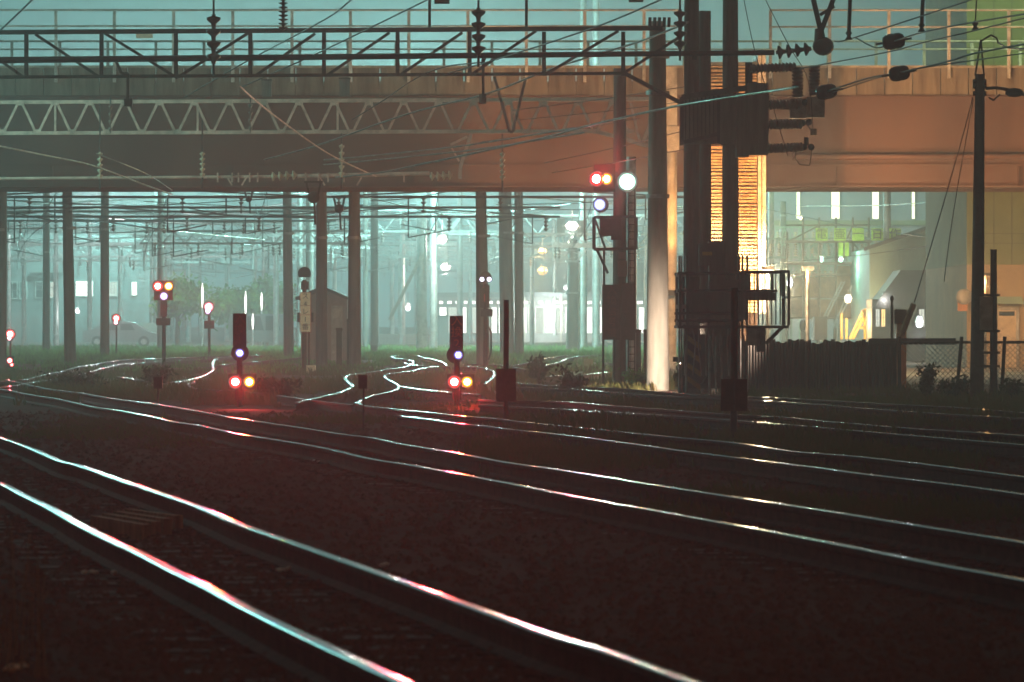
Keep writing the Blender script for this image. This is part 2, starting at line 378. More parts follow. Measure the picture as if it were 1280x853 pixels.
# white marks in the ballast (the little reflective spots of the photo)
def blades(name, m, spots, rnd):
    mb = MB(); v = []; f = []
    for (c, h, sp, n) in spots:
        for _ in range(n):
            a = rnd.uniform(0, 6.28); r = sp*math.sqrt(rnd.random()); b = c+Vector((r*math.cos(a), r*math.sin(a), -.03))
            l = rnd.uniform(0, 6.28); hh = h*rnd.uniform(.45, 1.1); w = rnd.uniform(.006, .014)*(1+c.y/90)
            lean = Vector((math.cos(l), math.sin(l), 0))*hh*rnd.uniform(.1, .5); o = len(v)
            v += [b+Vector((-w, 0, 0)), b+Vector((w, 0, 0)), b+lean*.4+Vector((w*.7, 0, hh*.6)), b+lean+Vector((0, 0, hh))]
            f.append((o, o+1, o+2, o+3))
    mb.add(v, f); struct(mb.build(name, m), 'stuff')
def field(rnd, n, x0, x1, y0, y1, h, sp, k, clump=.0):
    out = []
    while len(out) < n:
        x = rnd.uniform(x0, x1); y = rnd.uniform(y0, y1); g = G(x, y)
        if clump and noise.noise(Vector((g.x*.45, g.y*.12, 3))) < clump-.25+rnd.uniform(-.1, .1): continue
        out.append((g, h*rnd.uniform(.6, 1.3), sp, k))
    return out
rnd = random.Random(11)
S = field(rnd, 850, -10, 860, 462, 500, .19, .5, 15, .2)+field(rnd, 500, 40, 330, 475, 505, .22, .4, 14, .2)
S += field(rnd, 1700, 600, 1290, 500, 600, .15, .35, 14, .2)+field(rnd, 500, 820, 1290, 575, 650, .13, .3, 11, .28)+field(rnd, 250, 0, 240, 520, 560, .10, .3, 10, .3)
S += field(rnd, 240, 680, 1290, 508, 560, .23, .5, 26, .42)
S += field(rnd, 300, 740, 1290, 484, 512, .20, .35, 12, .2)+field(rnd, 180, 340, 640, 505, 530, .13, .3, 10, .2)
blades('dry_grass', 'grass', S, rnd)
S = field(rnd, 2600, -10, 860, 437, 450, .30, .9, 13, .0)+field(rnd, 600, -10, 860, 448, 466, .2, .6, 12, .22)
blades('green_grass', 'lush', S, rnd)
def shrub(label, x, y, wpx, hpx, m='leaf', n=420, group='bushes growing beside the tracks'):
    g = G(x, y); D = g.y; w = mpx(wpx, D)/2; h = mpx(hpx, D); rr = random.Random(int(x*7+y))
    t = thing('shrub', label, 'bush', g, group); mb = MB(); st = MB()
    for _ in range(9):
        a = rr.uniform(0, 6.28); e = g+Vector((math.cos(a)*w*rr.uniform(.2, .8), math.sin(a)*w*.6, h*rr.uniform(.5, .95))); st.tube(g, e, .012, .004, 4)
        for _ in range(n//9):
            c = g.lerp(e, rr.uniform(.25, 1.05))+Vector((rr.gauss(0, w*.22), rr.gauss(0, w*.2), rr.gauss(0, h*.09)))
            c.z = max(c.z, .02); s = rr.uniform(.02, .05)*(1+D/200)
            q = Vector((rr.uniform(-1, 1), rr.uniform(-.6, .6), rr.uniform(-1, 1))).normalized()*s; p = Vector((rr.uniform(-1, 1), rr.uniform(-1, 1), rr.uniform(-1, 1))).normalized()*s*.5
            mb.add([c-q, c+p, c+q, c-p], [(0, 1, 2, 3)])
    st.build('stem', 'bark', t); mb.build('foliage', m, t); return t
shrub('round dark bush beside the box right of the lineside sign', 715, 493, 44, 36, n=700)
shrub('small dark bush touching the dark lineside sign on its right', 673, 480, 34, 34, n=500)
shrub('dark leafy weed at the foot of the pale round column', 852, 492, 26, 44, n=500)
shrub('tall weeds in front of the chain link fence, darkest clump', 1158, 498, 30, 44, n=600)
shrub('low weeds in front of the chain link fence, left of the dark pole', 1192, 498, 52, 30, n=600)
shrub('yellow green weeds between the signal mast and the pale column', 796, 484, 40, 24, m='lush', n=600)
shrub('low scrub at far left between two curving sidings', 95, 489, 90, 28, n=900)
shrub('dark scrub behind the thin stake, left of the left shunting signal', 195, 488, 50, 30, n=800)
shrub('scrub right of the left shunting signal', 345, 500, 70, 32, n=900)
shrub('wiry weed at the far right foot of the fence', 1262, 500, 40, 28, n=400)

# ------------------------------------------------------------------ road bridge over the tracks
BD = 140.0
def bridge():
    xl = P(-120, 0, BD).x; xr = P(1420, 0, BD).x; W = 7.2
    def z(y, D=BD): return CZ+(400-y)*D/F
    t = thing('road_bridge', 'wide steel girder road bridge crossing above all the tracks', 'bridge', (0, BD, 0))
    g = MB()
    zb = z(232); zt = z(121)
    g.box((xl, BD, zb), (xr, BD+.05, zt))
    g.box((xl, BD-.22, zb-.001), (xr, BD+.26, zb-.05)); g.box((xl, BD-.2, zt+.03), (xr, BD+.26, zt+.001))
    x = xl+.8
    while x < xr: g.box((x, BD-.12, zb+.002), (x+.03, BD-.001, zb+.55)) if int(x*3) % 4 == 0 else None; x += 1.76
    g.box((xl, BD-.10, z(205)), (xr, BD-.002, z(206.5)))
    x = xl+1.2; k = 0
    while x < xr:
        g.box((x, BD-.018, zb+.01), (x+.24, BD-.001, zt-.01))
        for q in range(22): 
            for dx in (.05, .19): zz = zb+.1+q*(zt-zb-.2)/21; g.box((x+dx-.014, BD-.030, zz-.014), (x+dx+.014, BD-.0185, zz+.014))
        x += 4.4; k += 1
    g.box((xl, BD+W-.05, zb), (xr, BD+W, zt))
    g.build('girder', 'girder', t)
    u = MB()
    for k in range(5): u.box((xl, BD+1.2+k*1.2, zb+.25), (xr, BD+1.28+k*1.2, zt-.1))
    u.box((xl, BD+.06, zb+1.2), (xr, BD+W-.06, zt-.02)); u.build('deck', 'deck_dark', t)
    p = MB(); w = (xr-xl)/44; zc = z(85.5)
    for k in range(44): p.box((xl+k*w+.012, BD-.14, zt+.034), (xl+(k+1)*w-.012, BD+.1, zc))
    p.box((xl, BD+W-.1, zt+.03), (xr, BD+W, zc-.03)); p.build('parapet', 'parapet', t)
    c = MB(); c.box((xl, BD-.2, zc+.003), (xr, BD+.15, zc+.07)); c.build('coping', 'parapet_cap', t)
    pipe = MB(); pipe.tube((P(990, 0, BD).x, BD-.35, z(197)), (xr, BD-.35, z(196)), .085, n=10)
    x = P(1005, 0, BD).x
    while x < xr: pipe.box((x, BD-.36, z(203)), (x+.05, BD-.24, z(192))); x += 1.86
    pipe.build('drain_pipe', 'girder', t)
    # railings: near and far edge
    def railing(Y, xa, xb, posts, ytop, ymid, ybase, mname):
        r = MB(); 
        for px in posts: x = P(px, 0, Y).x; r.box((x-.045, Y-.05, z(ybase, Y)), (x+.045, Y+.04, z(ytop, Y)-.002))
        for yy, th in ((ytop, .032), (ymid, .026)): r.tube((P(xa, 0, Y).x, Y-.075, z(yy, Y)), (P(xb, 0, Y).x, Y-.075, z(yy, Y)), th, n=8)
        return r.build('railing', mname, t)
    railing(BD-.2, -120, 850, [-76, -3, 70, 143, 217, 291, 365, 438, 511, 585, 658, 731, 805], 13, 33, 103, 'pale_paint')
    railing(BD-.2, 962, 1420, [963, 1037, 1111, 1186, 1261, 1335], 13, 34, 98, 'pale_paint')
    railing(BD+W-.2, -120, 1420, [15+60*k for k in range(-2, 24)], 52, 62, 84, 'pale_paint')
    s = MB(); s.box(P(170, 48, BD-.3), P(191, 42, BD-.27)); s.build('notice_plate', 'board_cream', t)
bridge()
def bridge_pier(x0, x1, label):
    D = BD+2; g = Vector((P((x0+x1)/2, 0, D).x, D, 0)); t = thing('bridge_pier', label, 'pier', g)
    r = mpx(x1-x0, D)/2
    MB().tube((g.x, D, -.1), (g.x, D, CZ+(400-236)*D/F), r, n=20).build('shaft', 'concrete', t)
    MB().box((g.x-r*1.25, D-r*1.3, CZ+(400-238)*D/F), (g.x+r*1.25, D+r*1.3, CZ+(400-229)*D/F)).build('cap', 'concrete', t)

def pillar():
    D = 137.0; g = Vector((P(839, 0, D).x, D, 0)); t = thing('bridge_pillar', 'brightly lit cream pillar standing just right of the pale round column', 'pillar', g)
    def z(y): return CZ+(400-y)*D/F
    MB().box((P(832, 0, D).x, D-.25, z(158)), (P(846, 0, D).x, D+.25, z(84))).build('upper_shaft', 'pale_paint', t)
    MB().box((P(831, 0, D).x, D-.32, z(190)), (P(848.5, 0, D).x, D+.3, z(158.5))).build('bracket', 'pale_paint', t)
    MB().tube((P(839, 0, D).x, D, -.05), (P(839.5, 0, D).x, D, z(190.5)), mpx(6.5, D), mpx(7, D), 18).build('shaft', 'pale_paint', t)
    MB().box((P(835, 0, D).x, D-.5, z(370)), (P(849, 0, D).x, D-.26, z(363))).build('clamp', 'iron', t)
pillar()
def tower():
    D = 134.0; x0, x1 = P(884, 0, D).x, P(957, 0, D).x; g = Vector(((x0+x1)/2, D, 0))
    def z(y): return CZ+(400-y)*D/F
    t = thing('stair_tower', 'stair tower of orange lit brick with a glaring pale corner post', 'tower', g)
    MB().box((x0, D, -.05), (P(947, 0, D).x, D+3, z(82))).build('wall', 'rust', t); b = MB()
    y = 84.0
    while y < 392:
        h = random.choice([2.0, 2.6, 3.0]); b.beam((x0, D-.05, z(y)), (P(946, 0, D).x, D-.05+random.uniform(-.01, .01), z(y)), mpx(h, D), .085); y += random.choice([3.8, 4.4, 4.8])
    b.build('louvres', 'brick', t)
    MB().box((P(947.3, 0, D).x, D-.12, z(392)), (x1, D+3, z(66))).build('corner_post', 'white_paint', t)
    MB().box((P(951.2, 0, D).x, D-.15, z(392)), (P(952.2, 0, D).x, D-.122, z(66))).build('seam', 'scaffold', t)
    MB().box((x0-.1, D-.1, z(82)+.002), (P(947, 0, D).x, D+3.1, z(78))).build('coping', 'concrete', t)
tower()
def sodium(label, loc, watts, mast=True, spot=None, aim=None, col=(1, .42, .12)):
    t = thing('sodium_lamp', label, 'lamp', (loc[0], loc[1], 0), 'sodium lamps by the bridge')
    x, y, z = loc
    MB().tube((x, y+.25, 0), (x, y+.25, z+.25), .06, .045, 8).build('post', 'iron', t)
    MB().box((x-.16, y-.12, z+.16), (x+.16, y+.3, z+.26)).build('hood', 'iron', t)
    lamp('lamp_light', t, (x, y, z-.05), col, watts, .12, spot, aim)
sodium('orange street lamp hidden behind the dark pole cluster, lighting the brick tower', tuple(P(862, 270, 128.5)), 5500, spot=95, aim=P(925, 215, 134))
sodium('unseen orange lamp added behind the cluster to brighten the cream pillar', tuple(P(861, 300, 134.6)), 900, spot=110, aim=P(838, 200, 137))  # extra lamp, added only to brighten the pillar
sodium('unseen orange lamp added just outside the right edge of view to light the bridge', tuple(P(1330, 235, 132)), 1700, spot=125, aim=P(1190, 60, 140))  # added out of view to warm the right half of the girder
sodium('orange street lamp outside the right edge of view before the fence', tuple(P(1345, 200, 105)), 120)
sodium('low orange lamp added beside the brick tower to brighten its corner post', tuple(P(960, 345, 132.2)), 2400, col=(1, .74, .42))  # dedicated lamp added to make the corner post glare
sodium('orange lamp right of the brick tower, low under the girder', tuple(P(1010, 345, 133)), 950, spot=120, aim=P(1060, 150, 140))

# ------------------------------------------------------------------ generic overhead-line pieces
def insul(mb, p0, p1, n, r, mi=0, core=.025):
    p0 = Vector(p0); p1 = Vector(p1); prof = [(0, core)]
    for k in range(n):
        a = (k+.15)/n; prof += [(a, core), (a+.12/n, r), (a+.32/n, r*.95), (a+.62/n, core*1.3)]
    prof.append((1, core)); return mb.lathe(p0, p1, prof, 12, mi)
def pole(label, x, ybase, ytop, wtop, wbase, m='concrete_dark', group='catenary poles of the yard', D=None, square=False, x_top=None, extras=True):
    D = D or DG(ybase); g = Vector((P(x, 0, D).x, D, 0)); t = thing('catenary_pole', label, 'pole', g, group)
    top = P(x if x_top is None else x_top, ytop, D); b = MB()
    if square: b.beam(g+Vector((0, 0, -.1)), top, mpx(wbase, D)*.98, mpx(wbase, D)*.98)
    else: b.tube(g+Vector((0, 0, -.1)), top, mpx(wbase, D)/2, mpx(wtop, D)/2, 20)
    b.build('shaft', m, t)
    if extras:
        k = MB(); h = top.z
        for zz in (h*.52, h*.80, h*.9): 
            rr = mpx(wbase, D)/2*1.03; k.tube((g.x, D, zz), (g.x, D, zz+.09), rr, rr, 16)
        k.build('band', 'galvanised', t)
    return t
# ------------------------------------------------------------------ poles beyond the bridge
pole('thick pole cut by the left edge of the picture', 1, 462, 130, 12, 14, 'concrete_dark', x_top=3)
pole('slim faint pole third from the left edge', 58, 443, 200, 8, 10)
pole('dark tapered pole fourth from the left, in the green grass', 88, 457, 130, 11, 15, x_top=82)
pole('grey pole right of the dark tapered pole, in front of the lit windows', 131, 449, 140, 9, 12)
pole('thin pole rising behind the left dwarf signal', 201, 440, 190, 8, 9)
pole('grey green pole between the left shunting signal and the striped board', 361, 449, 150, 10, 13, x_top=358)
pole('brownish pole right beside the white lettered board', 402, 461, 150, 12, 15)
pole('pale misty pole behind the pole by the lettered board', 387, 440, 200, 9, 10)
pole('stout pole with faded yellow stripes at its foot', 443, 461, 150, 13, 17)
pole('misty pole right of the stripe footed pole', 468, 442, 190, 9, 10)
pole('faintest misty pole between the stripe footed pole and the twin masts', 457, 438, 190, 6, 7)
pole('brown pole behind the signal with two white eyes', 604, 456, 150, 12, 17, x_top=600)
pole('broad grey pole behind the dark lineside post', 634, 447, 150, 15, 18, x_top=630)
pole('grey pole just right of the broad grey pole', 649, 447, 150, 10, 12, x_top=648)
pole('pole with splayed foot under the lamp platform', 716, 441, 300, 11, 18)
pole('pale pole among the sheds left of the scaffold', 979, 441, 252, 7, 9)
pole('tall pale pole in front of the green warehouse', 1109, 447, 150, 8, 11, 'galvanised')
pole('bright edged pole right of the green warehouse', 1174, 446, 150, 6, 8, 'galvanised')
# a lamp platform on the splayed pole
def lamp_platform():
    D = DG(441)-.4; t = thing('lamp_platform', 'steel maintenance platform with a bright lamp on the splayed pole', 'platform', P(716, 306, D))
    f = MB()
    f.beam(P(690, 306, D), P(742, 306, D), .12, .9)
    for x in (690, 698, 734, 742): f.beam(P(x, 306, D), P(x, 288, D), .05)
    f.beam(P(690, 288, D), P(742, 288, D), .05)
    for a, b in (((696, 309), (712, 328)), ((736, 309), (720, 328))): f.beam(P(*a, D), P(*b, D), .07)
    f.build('frame', 'galvanised', t)
    bx = MB(); bx.box(P(696, 296, D-.3), P(706, 274, D+.3)); bx.box(P(722, 296, D-.3), P(733, 276, D+.3)); bx.build('cabinet', 'concrete_dark', t)
    MB().tube(P(724, 330, D), P(724, 440, D), .05, n=6).build('conduit', 'galvanised', t)
lamp_platform()
def yard_lamp(label, x, y, D, w, h, col, watts, strength, group, hang=30):
    c = P(x, y, D); t = thing('yard_lamp', label, 'lamp', c, group)
    hw, hh = mpx(w, D)/2, mpx(h, D)/2
    MB().poly([c+Vector((-hw*1.25, -.2, hh*.6)), c+Vector((hw*1.25, -.2, hh*.6)), c+Vector((hw*.6, -.2, hh*2.6)), c+Vector((-hw*.6, -.2, hh*2.6))], .4).build('housing', 'galvanised', t)
    n = 'glow_%d' % int(x*3+y); emit(n, col, strength*(.2 if col == ORG else .6))
    e = MB(); e.ball(c, hw, .14, hh, 12); e.build('bulb', n, t)
    if hang: MB().tube(c+Vector((0, 0, hh*2.6)), P(x, y-hang, D), .03, n=6).build('stem', 'galvanised', t)
    if watts: lamp('lamp_light', t, c+Vector((0, -.45, -.05-hh)), col, watts, .2)
GY = 'lamps hanging from the yard gantries'
WHT = (.80, 1, .93); ORG = (1, .55, .18)
yard_lamp('white gantry lamp, upper of the pair above the twin masts', 553, 301, 230, 11, 5, (1, .92, .8), 900, 9, GY, 26)
yard_lamp('white gantry lamp, lower of the pair above the twin masts', 557, 336, 300, 11, 5, (1, .88, .75), 900, 8, GY, 30)
yard_lamp('bright white lamp in front of the lamp platform', 715, 285, 215, 14, 6, (1, .86, .72), 700, 12, GY, 22)
yard_lamp('orange gantry lamp, upper one of two', 678, 316, 250, 9, 4.5, ORG, 350, 8, GY, 20)
yard_lamp('orange gantry lamp, lower one of two', 678, 341, 280, 11, 6, ORG, 400, 7, GY, 30)
yard_lamp('small white lamp high over the station roof', 707, 361, 300, 4.5, 4, (1, 1, 1), 60, 8, GY, 18)
yard_lamp('round white lamp by the platform end, left of the twin masts', 510, 386, 290, 6, 6, (1, .95, .9), 120, 7, GY, 20)
yard_lamp('round white lamp left of the right shunting signal', 468, 386, 270, 4.5, 5, (1, .95, .9), 80, 6, GY, 16)
yard_lamp('lowest small lamp between the two poles at far left', 97, 390, 280, 5, 4, (1, 1, 1), 80, 7, GY, 14)
yard_lamp('green white floodlight at upper left, widest of three', 104, 228, 262, 18, 7, (.9, 1, 1), 2600, 6, GY, 14)
yard_lamp('green white floodlight at upper left, middle of three', 143, 228, 264, 12, 5, (.9, 1, 1), 900, 4.5, GY, 14)
yard_lamp('green white floodlight at upper left, rightmost small one', 167, 227, 266, 8, 6, (.9, 1, 1), 900, 6, GY, 14)
yard_lamp('blue white lamp beside the platform railing right of the tower', 987, 356, 190, 7, 7, (.85, .9, 1), 160, 8, GY, 18)
yard_lamp('pink white work lamp in front of the scaffold', 1060, 376, 185, 8, 6, (1, .7, .5), 160, 7, GY, 14)
yard_lamp('small white lamp on the green warehouse gable foot', 1104, 372, 180, 4, 4, (1, .9, .8), 50, 7, GY, 8)
yard_lamp('square white floodlight right of the bright edged pole', 1187, 341, 170, 11, 9, (.6, 1, .7), 420, 7, GY, 10)
yard_lamp('glaring lamp low by the warehouse window', 1149, 406, 170, 8, 8, (.85, .9, 1), 160, 7, GY, 12)
yard_lamp('small green lamp below the character panels, left one', 1027, 326, 193, 4, 4, (.5, 1, .75), 90, 6, GY, 6)
yard_lamp('small green lamp below the character panels, right one', 1051, 326, 193, 5, 4, (.5, 1, .75), 110, 6, GY, 6)
yard_lamp('small warm lamp above the character panels', 1001, 274, 192, 3, 3, (1, .8, .5), 90, 6, GY, 4)
# tall flood light masts of the yard: the heads stand above the top of the picture
def flood_mast(label, x, D, z, w, watts, col=(.55, 1, .88), wid=10, aim=None, top=None):
    g = Vector((P(x, 0, D).x, D, 0)); t = thing('floodlight_mast', label, 'mast', g, 'floodlight masts of the yard')
    MB().tube(g, g+Vector((0, 0, top or z)), mpx(wid, D)/2, mpx(wid*.8, D)/2, 14).build('shaft', 'galvanised', t)
    h = MB(); h.beam(g+Vector((-1.6, 0, z)), g+Vector((1.6, 0, z)), .14)
    for k in range(4): c = g+Vector((-1.4+k*.93, -.25, z-.2)); h.box(c-Vector((.3, .15, .22)), c+Vector((.3, .15, .22)))
    h.build('floodlight_head', 'galvanised', t)
    lamp('lamp_light', t, g+Vector((0, -.2, z-.7)), col, watts, .5, 150 if aim else None, aim)
flood_mast('pale floodlight mast rising above the bridge, left one of two', 729, 235, 11.5, 10, 4500, top=20)
flood_mast('pale floodlight mast rising above the bridge, right one of two', 745, 240, 11, 10, 2800, top=20)
flood_mast('twin cyan lit mast in the mist, left shaft', 527, 228, 11, 11, 22500, (.42, 1, .93), 14)
flood_mast('twin cyan lit mast in the mist, right shaft', 542, 232, 11.4, 9, 9000, (.42, 1, .93), 10)
flood_mast('distant floodlight mast at the left behind the pale striped building end', 195, 300, 13, 10, 29000, (.40, 1, .92), 9)
flood_mast('slender green lit mast standing by the brick tower', 964, 215, 10.5, 9, 3500, (.55, 1, .55), 8)

flood_mast('unseen floodlight mast added outside the right edge to light the olive building', 1420, 141, 15, 10, 3600, (.75, 1, .45), 10, Vector((P(1250, 0, 150).x, 152, 3)))  # unseen mast, added to throw green light on the upper wall
flood_mast('unseen floodlight mast added outside the left edge to tint the bridge front', -420, 116, 11, 10, 5400, (.34, 1, .88), 10)  # unseen mast, added to turn the left girder and near haze teal
# gantries of the yard: portal trusses with hangers, behind the bridge
def gantry(label, D, xa, xb, z, h=.8, m='galvanised', legs=(), pitch=1.4, seed=1, hang=7):
    rr = random.Random(seed); A = P(xa, 0, D).x; B = P(xb, 0, D).x
    t = thing('overhead_gantry', label, 'gantry', ((A+B)/2, D, 0), 'overhead line gantries across the yard')
    b = MB(); w = .05+D/5000
    for zz in (z, z+h): b.beam((A, D, zz), (B, D, zz), w)
    n = max(2, int((B-A)/pitch)); 
    for k in range(n):
        x0 = A+(B-A)*k/n; x1 = A+(B-A)*(k+.5)/n; x2 = A+(B-A)*(k+1)/n
        b.beam((x0, D, z), (x1, D, z+h), w*.6); b.beam((x1, D, z+h), (x2, D, z), w*.6)
    b.build('truss_beam', m, t)
    for k in range(hang):
        x = A+(B-A)*(k+.5)/hang+rr.uniform(-.8, .8); l = rr.uniform(.35, 1.6)
        hg = MB(); ins = MB(); hg.beam((x, D-.1, z), (x, D-.1, z-l), .05); hg.beam((x, D-.1, z-l), (x+rr.choice([-1.3, 1.3]), D-.1, z-l+.25), .04)
        insul(ins, (x+.5, D-.1, z), (x+.5, D-.1, z-.55), 4, .09)
        hg.build('hanger', 'iron' if D < 190 else m, t); ins.build('insulator', 'insulator', t)
    if legs:
        for x in legs:
            X = P(x, 0, D).x
            MB().tube((X, D, 0), (X, D, z+h+.6), .17, .13, 10).build('leg', m, t)
gantry('nearest yard gantry just behind the bridge, thin dark beam', 160, -60, 860, 5.62, .30, 'iron', pitch=9, seed=2, hang=9)
gantry('second yard gantry behind the bridge with a dark double beam', 178, -60, 700, 5.35, .34, 'iron', pitch=9, seed=3, hang=7)
gantry('third yard gantry behind the bridge, dark beam at left', 205, -60, 420, 5.75, .4, 'iron', pitch=6, seed=4, hang=10)
gantry('cyan lit truss gantry carried by the twin masts', 229, 440, 640, 5.75, 1.0, seed=5, legs=(), hang=5)
gantry('cyan truss gantry right of the twin masts, over the orange lamps', 245, 560, 860, 5.9, .95, seed=6, legs=(820,), hang=6)
gantry('pale truss gantry low at the left in front of the grey building', 262, -60, 190, 4.75, .85, seed=7, legs=(10,), hang=5)
gantry('misty gantry spanning the centre left', 262, 180, 470, 5.9, .9, seed=8, legs=(200, 380), hang=8)
gantry('fainter gantry behind the centre left one', 300, 120, 560, 6.0, .9, seed=9, legs=(190, 375, 470), hang=9)
gantry('faint gantry farther back, centre', 345, 60, 640, 6.0, .9, seed=10, legs=(215, 390, 500), hang=9)
gantry('very faint gantry deep in the mist', 395, 100, 680, 6.1, .9, seed=11, legs=(230, 400, 520), hang=8)
gantry('faintest gantry at the end of the yard', 450, 150, 720, 6.1, .9, seed=12, legs=(250, 410), hang=8)
gantry('cyan truss gantry over the centre left sidings, low and dense', 215, 175, 455, 4.95, .55, seed=21, pitch=1.0, legs=(), hang=7)
gantry('second cyan truss gantry over the centre left sidings', 238, 165, 470, 5.1, .6, seed=22, pitch=1.1, legs=(), hang=8)
gantry('cyan truss gantry between the lamp platform and the signal mast', 222, 640, 860, 4.9, .6, seed=23, pitch=1.1, legs=(), hang=5)
gantry('misty truss gantry across the whole middle, behind the twin masts', 280, -60, 860, 5.2, .8, seed=24, pitch=1.3, legs=(70, 330, 600), hang=16)
gantry('misty truss gantry across the whole middle, farther than the station lamps', 322, -60, 860, 5.4, .8, seed=25, pitch=1.4, legs=(120, 640), hang=16)
# raking stay of the twin mast
tag(MB().beam(P(528, 318, 227), P(487, 400, 227), .16).build('mast_stay', 'galvanised'), 'diagonal cyan stay leaning down left from the twin masts', 'stay')

# ------------------------------------------------------------------ buildings behind the bridge
def win(t, x0, x1, y0, y1, D, pm, bars=(1, 1), frame='pale_paint', fr=1.0):
    """a framed window at the measured rectangle; the pane is a sub-part"""
    a = P(x0, y1, D); b = P(x1, y0, D); w = mpx(fr, D); f = MB()
    f.box((a.x, D-.08, a.z), (a.x+w, D-.005, b.z)); f.box((b.x-w, D-.08, a.z), (b.x, D-.005, b.z))
    f.box((a.x+w, D-.08, a.z), (b.x-w, D-.005, a.z+w)); f.box((a.x+w, D-.08, b.z-w), (b.x-w, D-.005, b.z))
    for k in range(1, bars[0]+1): X = a.x+(b.x-a.x)*k/(bars[0]+1); f.box((X-w*.3, D-.07, a.z+w), (X+w*.3, D-.03, b.z-w))
    for k in range(1, bars[1]+1): Z = a.z+(b.z-a.z)*k/(bars[1]+1); f.box((a.x+w, D-.065, Z-w*.3), (b.x-w, D-.032, Z+w*.3))
    fo = f.build('window', frame, t)
    MB().box((a.x+w*.5, D-.028, a.z+w*.5), (b.x-w*.5, D-.006, b.z-w*.5)).build('pane', pm, fo); return fo
def station():
    D = 330.0; t = thing('station_building', 'long station hall with a row of glaring ground floor windows', 'building', (P(690, 0, D).x, D, 0))
    def q(x, y, d=0): return P(x, y, D+d)
    w = MB(); w.box((q(545, 0).x, D, -.1), (q(850, 0).x, D+14, q(0, 372).z)); w.box((q(545, 0).x, D-.4, -.1), (q(850, 0).x, D-.001, q(0, 419).z)); w.build('wall', 'wall_grey', t)
    r = MB(); r.box((q(538, 0).x, D-1.6, q(0, 372).z+.002), (q(860, 0).x, D+15, q(0, 366).z)); r.build('canopy', 'roof_dark', t)
    MB().box((q(640, 0).x, D+2, q(0, 366).z+.003), (q(846, 0).x, D+13, q(0, 312).z)).build('upper_storey', 'wall_grey', t)
    rr = random.Random(4); x = 549
    while x < 815:
        wd = rr.choice([9, 11, 13, 16]); lit = rr.random()
        win(t, x, x+wd-1.5, 384, 417, D, 'lit_white' if lit < .45 else 'lit_dim', (0, 1) if wd > 10 else (0, 0), fr=.7); x += wd
    tb = MB(); x = 549
    for k in range(26): x = 549+k*10.3; tb.box(q(x, 380, -.6), q(x+6+rr.uniform(-2, 2), 376.5, -.4))
    tb.build('light_tube', 'lit_white', t)
    k = MB(); 
    for x in (571, 655, 700, 741, 790): k.box((q(x, 0).x, D-1.5, -.1), (q(x+2, 0).x, D-1.3, q(0, 372).z))
    k.build('column', 'concrete', t)
    lamp('lamp_light', t, q(690, 382, -3), (.9, 1, .92), 2200, 1.0)
station()
def left_building():
    D = 305.0; t = thing('office_building', 'grey three storey building with a few lit windows at the left', 'building', (P(95, 0, D).x, D, 0))
    def q(x, y, d=0): return P(x, y, D+d)
    MB().box((q(-80, 0).x, D, -.1), (q(192, 0).x, D+12, q(0, 283).z)).build('wall', 'wall_grey', t)
    MB().box((q(-84, 0).x, D-.5, q(0, 283).z+.002), (q(195, 0).x, D+12.5, q(0, 279).z)).build('parapet', 'roof_dark', t)
    win(t, 94, 117, 351, 371, D, 'lit_white', (1, 3)); win(t, 135, 147, 352, 371, D, 'lit_dim', (2, 3)); win(t, 164, 172, 352, 370, D, 'lit_white', (0, 4))
    win(t, 62, 69, 352, 373, D, 'lit_dim', (0, 1)); win(t, 44, 54, 352, 373, D, 'glass', (0, 1)); win(t, 9, 22, 352, 374, D, 'glass', (1, 1)); win(t, 24, 34, 352, 374, D, 'glass', (0, 1))
    MB().box(q(40, 341, -.4), q(80, 340, -.01)).build('ledge', 'concrete', t)
left_building()
def low_walls():
    D = 290.0; t = tag(MB().box((P(-40, 0, D).x, D, 0), (P(200, 0, D).x, D+.3, P(0, 428, D).z)).build('boundary_wall', 'concrete'), 'long low pale wall in front of the grey office building', 'wall')
    D = 255.0; g = MB()
    for k in range(5): x = P(90+k*20, 0, D).x; g.box((x, D, -.1), (x+.7, D+.25, .62))
    t = tag(MB().box((P(171, 0, 270).x, 270, 0), (P(198, 0, 270).x, 271, P(0, 404, 270).z)).build('lit_hoarding', 'wall_green'), 'green lit hoarding panel behind the left dwarf signal', 'hoarding')
    t = tag(MB().box((P(470, 0, 300).x, 300, 0), (P(546, 0, 300).x, 306, P(0, 418, 300).z)).build('low_platform', 'concrete'), 'low concrete platform end behind the twin masts', 'platform')
    t = thing('signal_cabinet', 'grey green relay cabinet standing by the twin masts', 'cabinet', P(548, 430, 250))
    MB().box(P(538, 431, 250), P(560, 396, 249)).build('cabinet_body', 'wall_grey', t); MB().box(P(537, 396, 248.9), P(561, 394.6, 250.1)).build('lid', 'roof_dark', t)
low_walls()
def shed():
    D = 175.0; t = thing('equipment_shed', 'small pinkish gabled shed behind the stout pole', 'shed', (P(418, 0, D).x, D, 0))
    def q(x, y): return P(x, y, D)
    MB().poly([q(376, 451), q(434, 451), q(434, 374), q(405, 362), q(376, 374)], 3).build('wall', 'wall_pink', t)
    r = MB(); 
    for a, b in (((372, 376), (405, 361.5)), ((438, 376), (405, 361.5))): r.beam(P(*a, D+1.4)+Vector((0, 0, .06)), P(*b, D+1.4)+Vector((0, 0, .06)), .1, 3.4)
    r.build('roof', 'roof_dark', t)
    MB().box((q(414, 0).x, D-.05, 0), (q(428, 0).x, D-.002, q(0, 382).z)).build('door', 'galvanised', t)
shed()
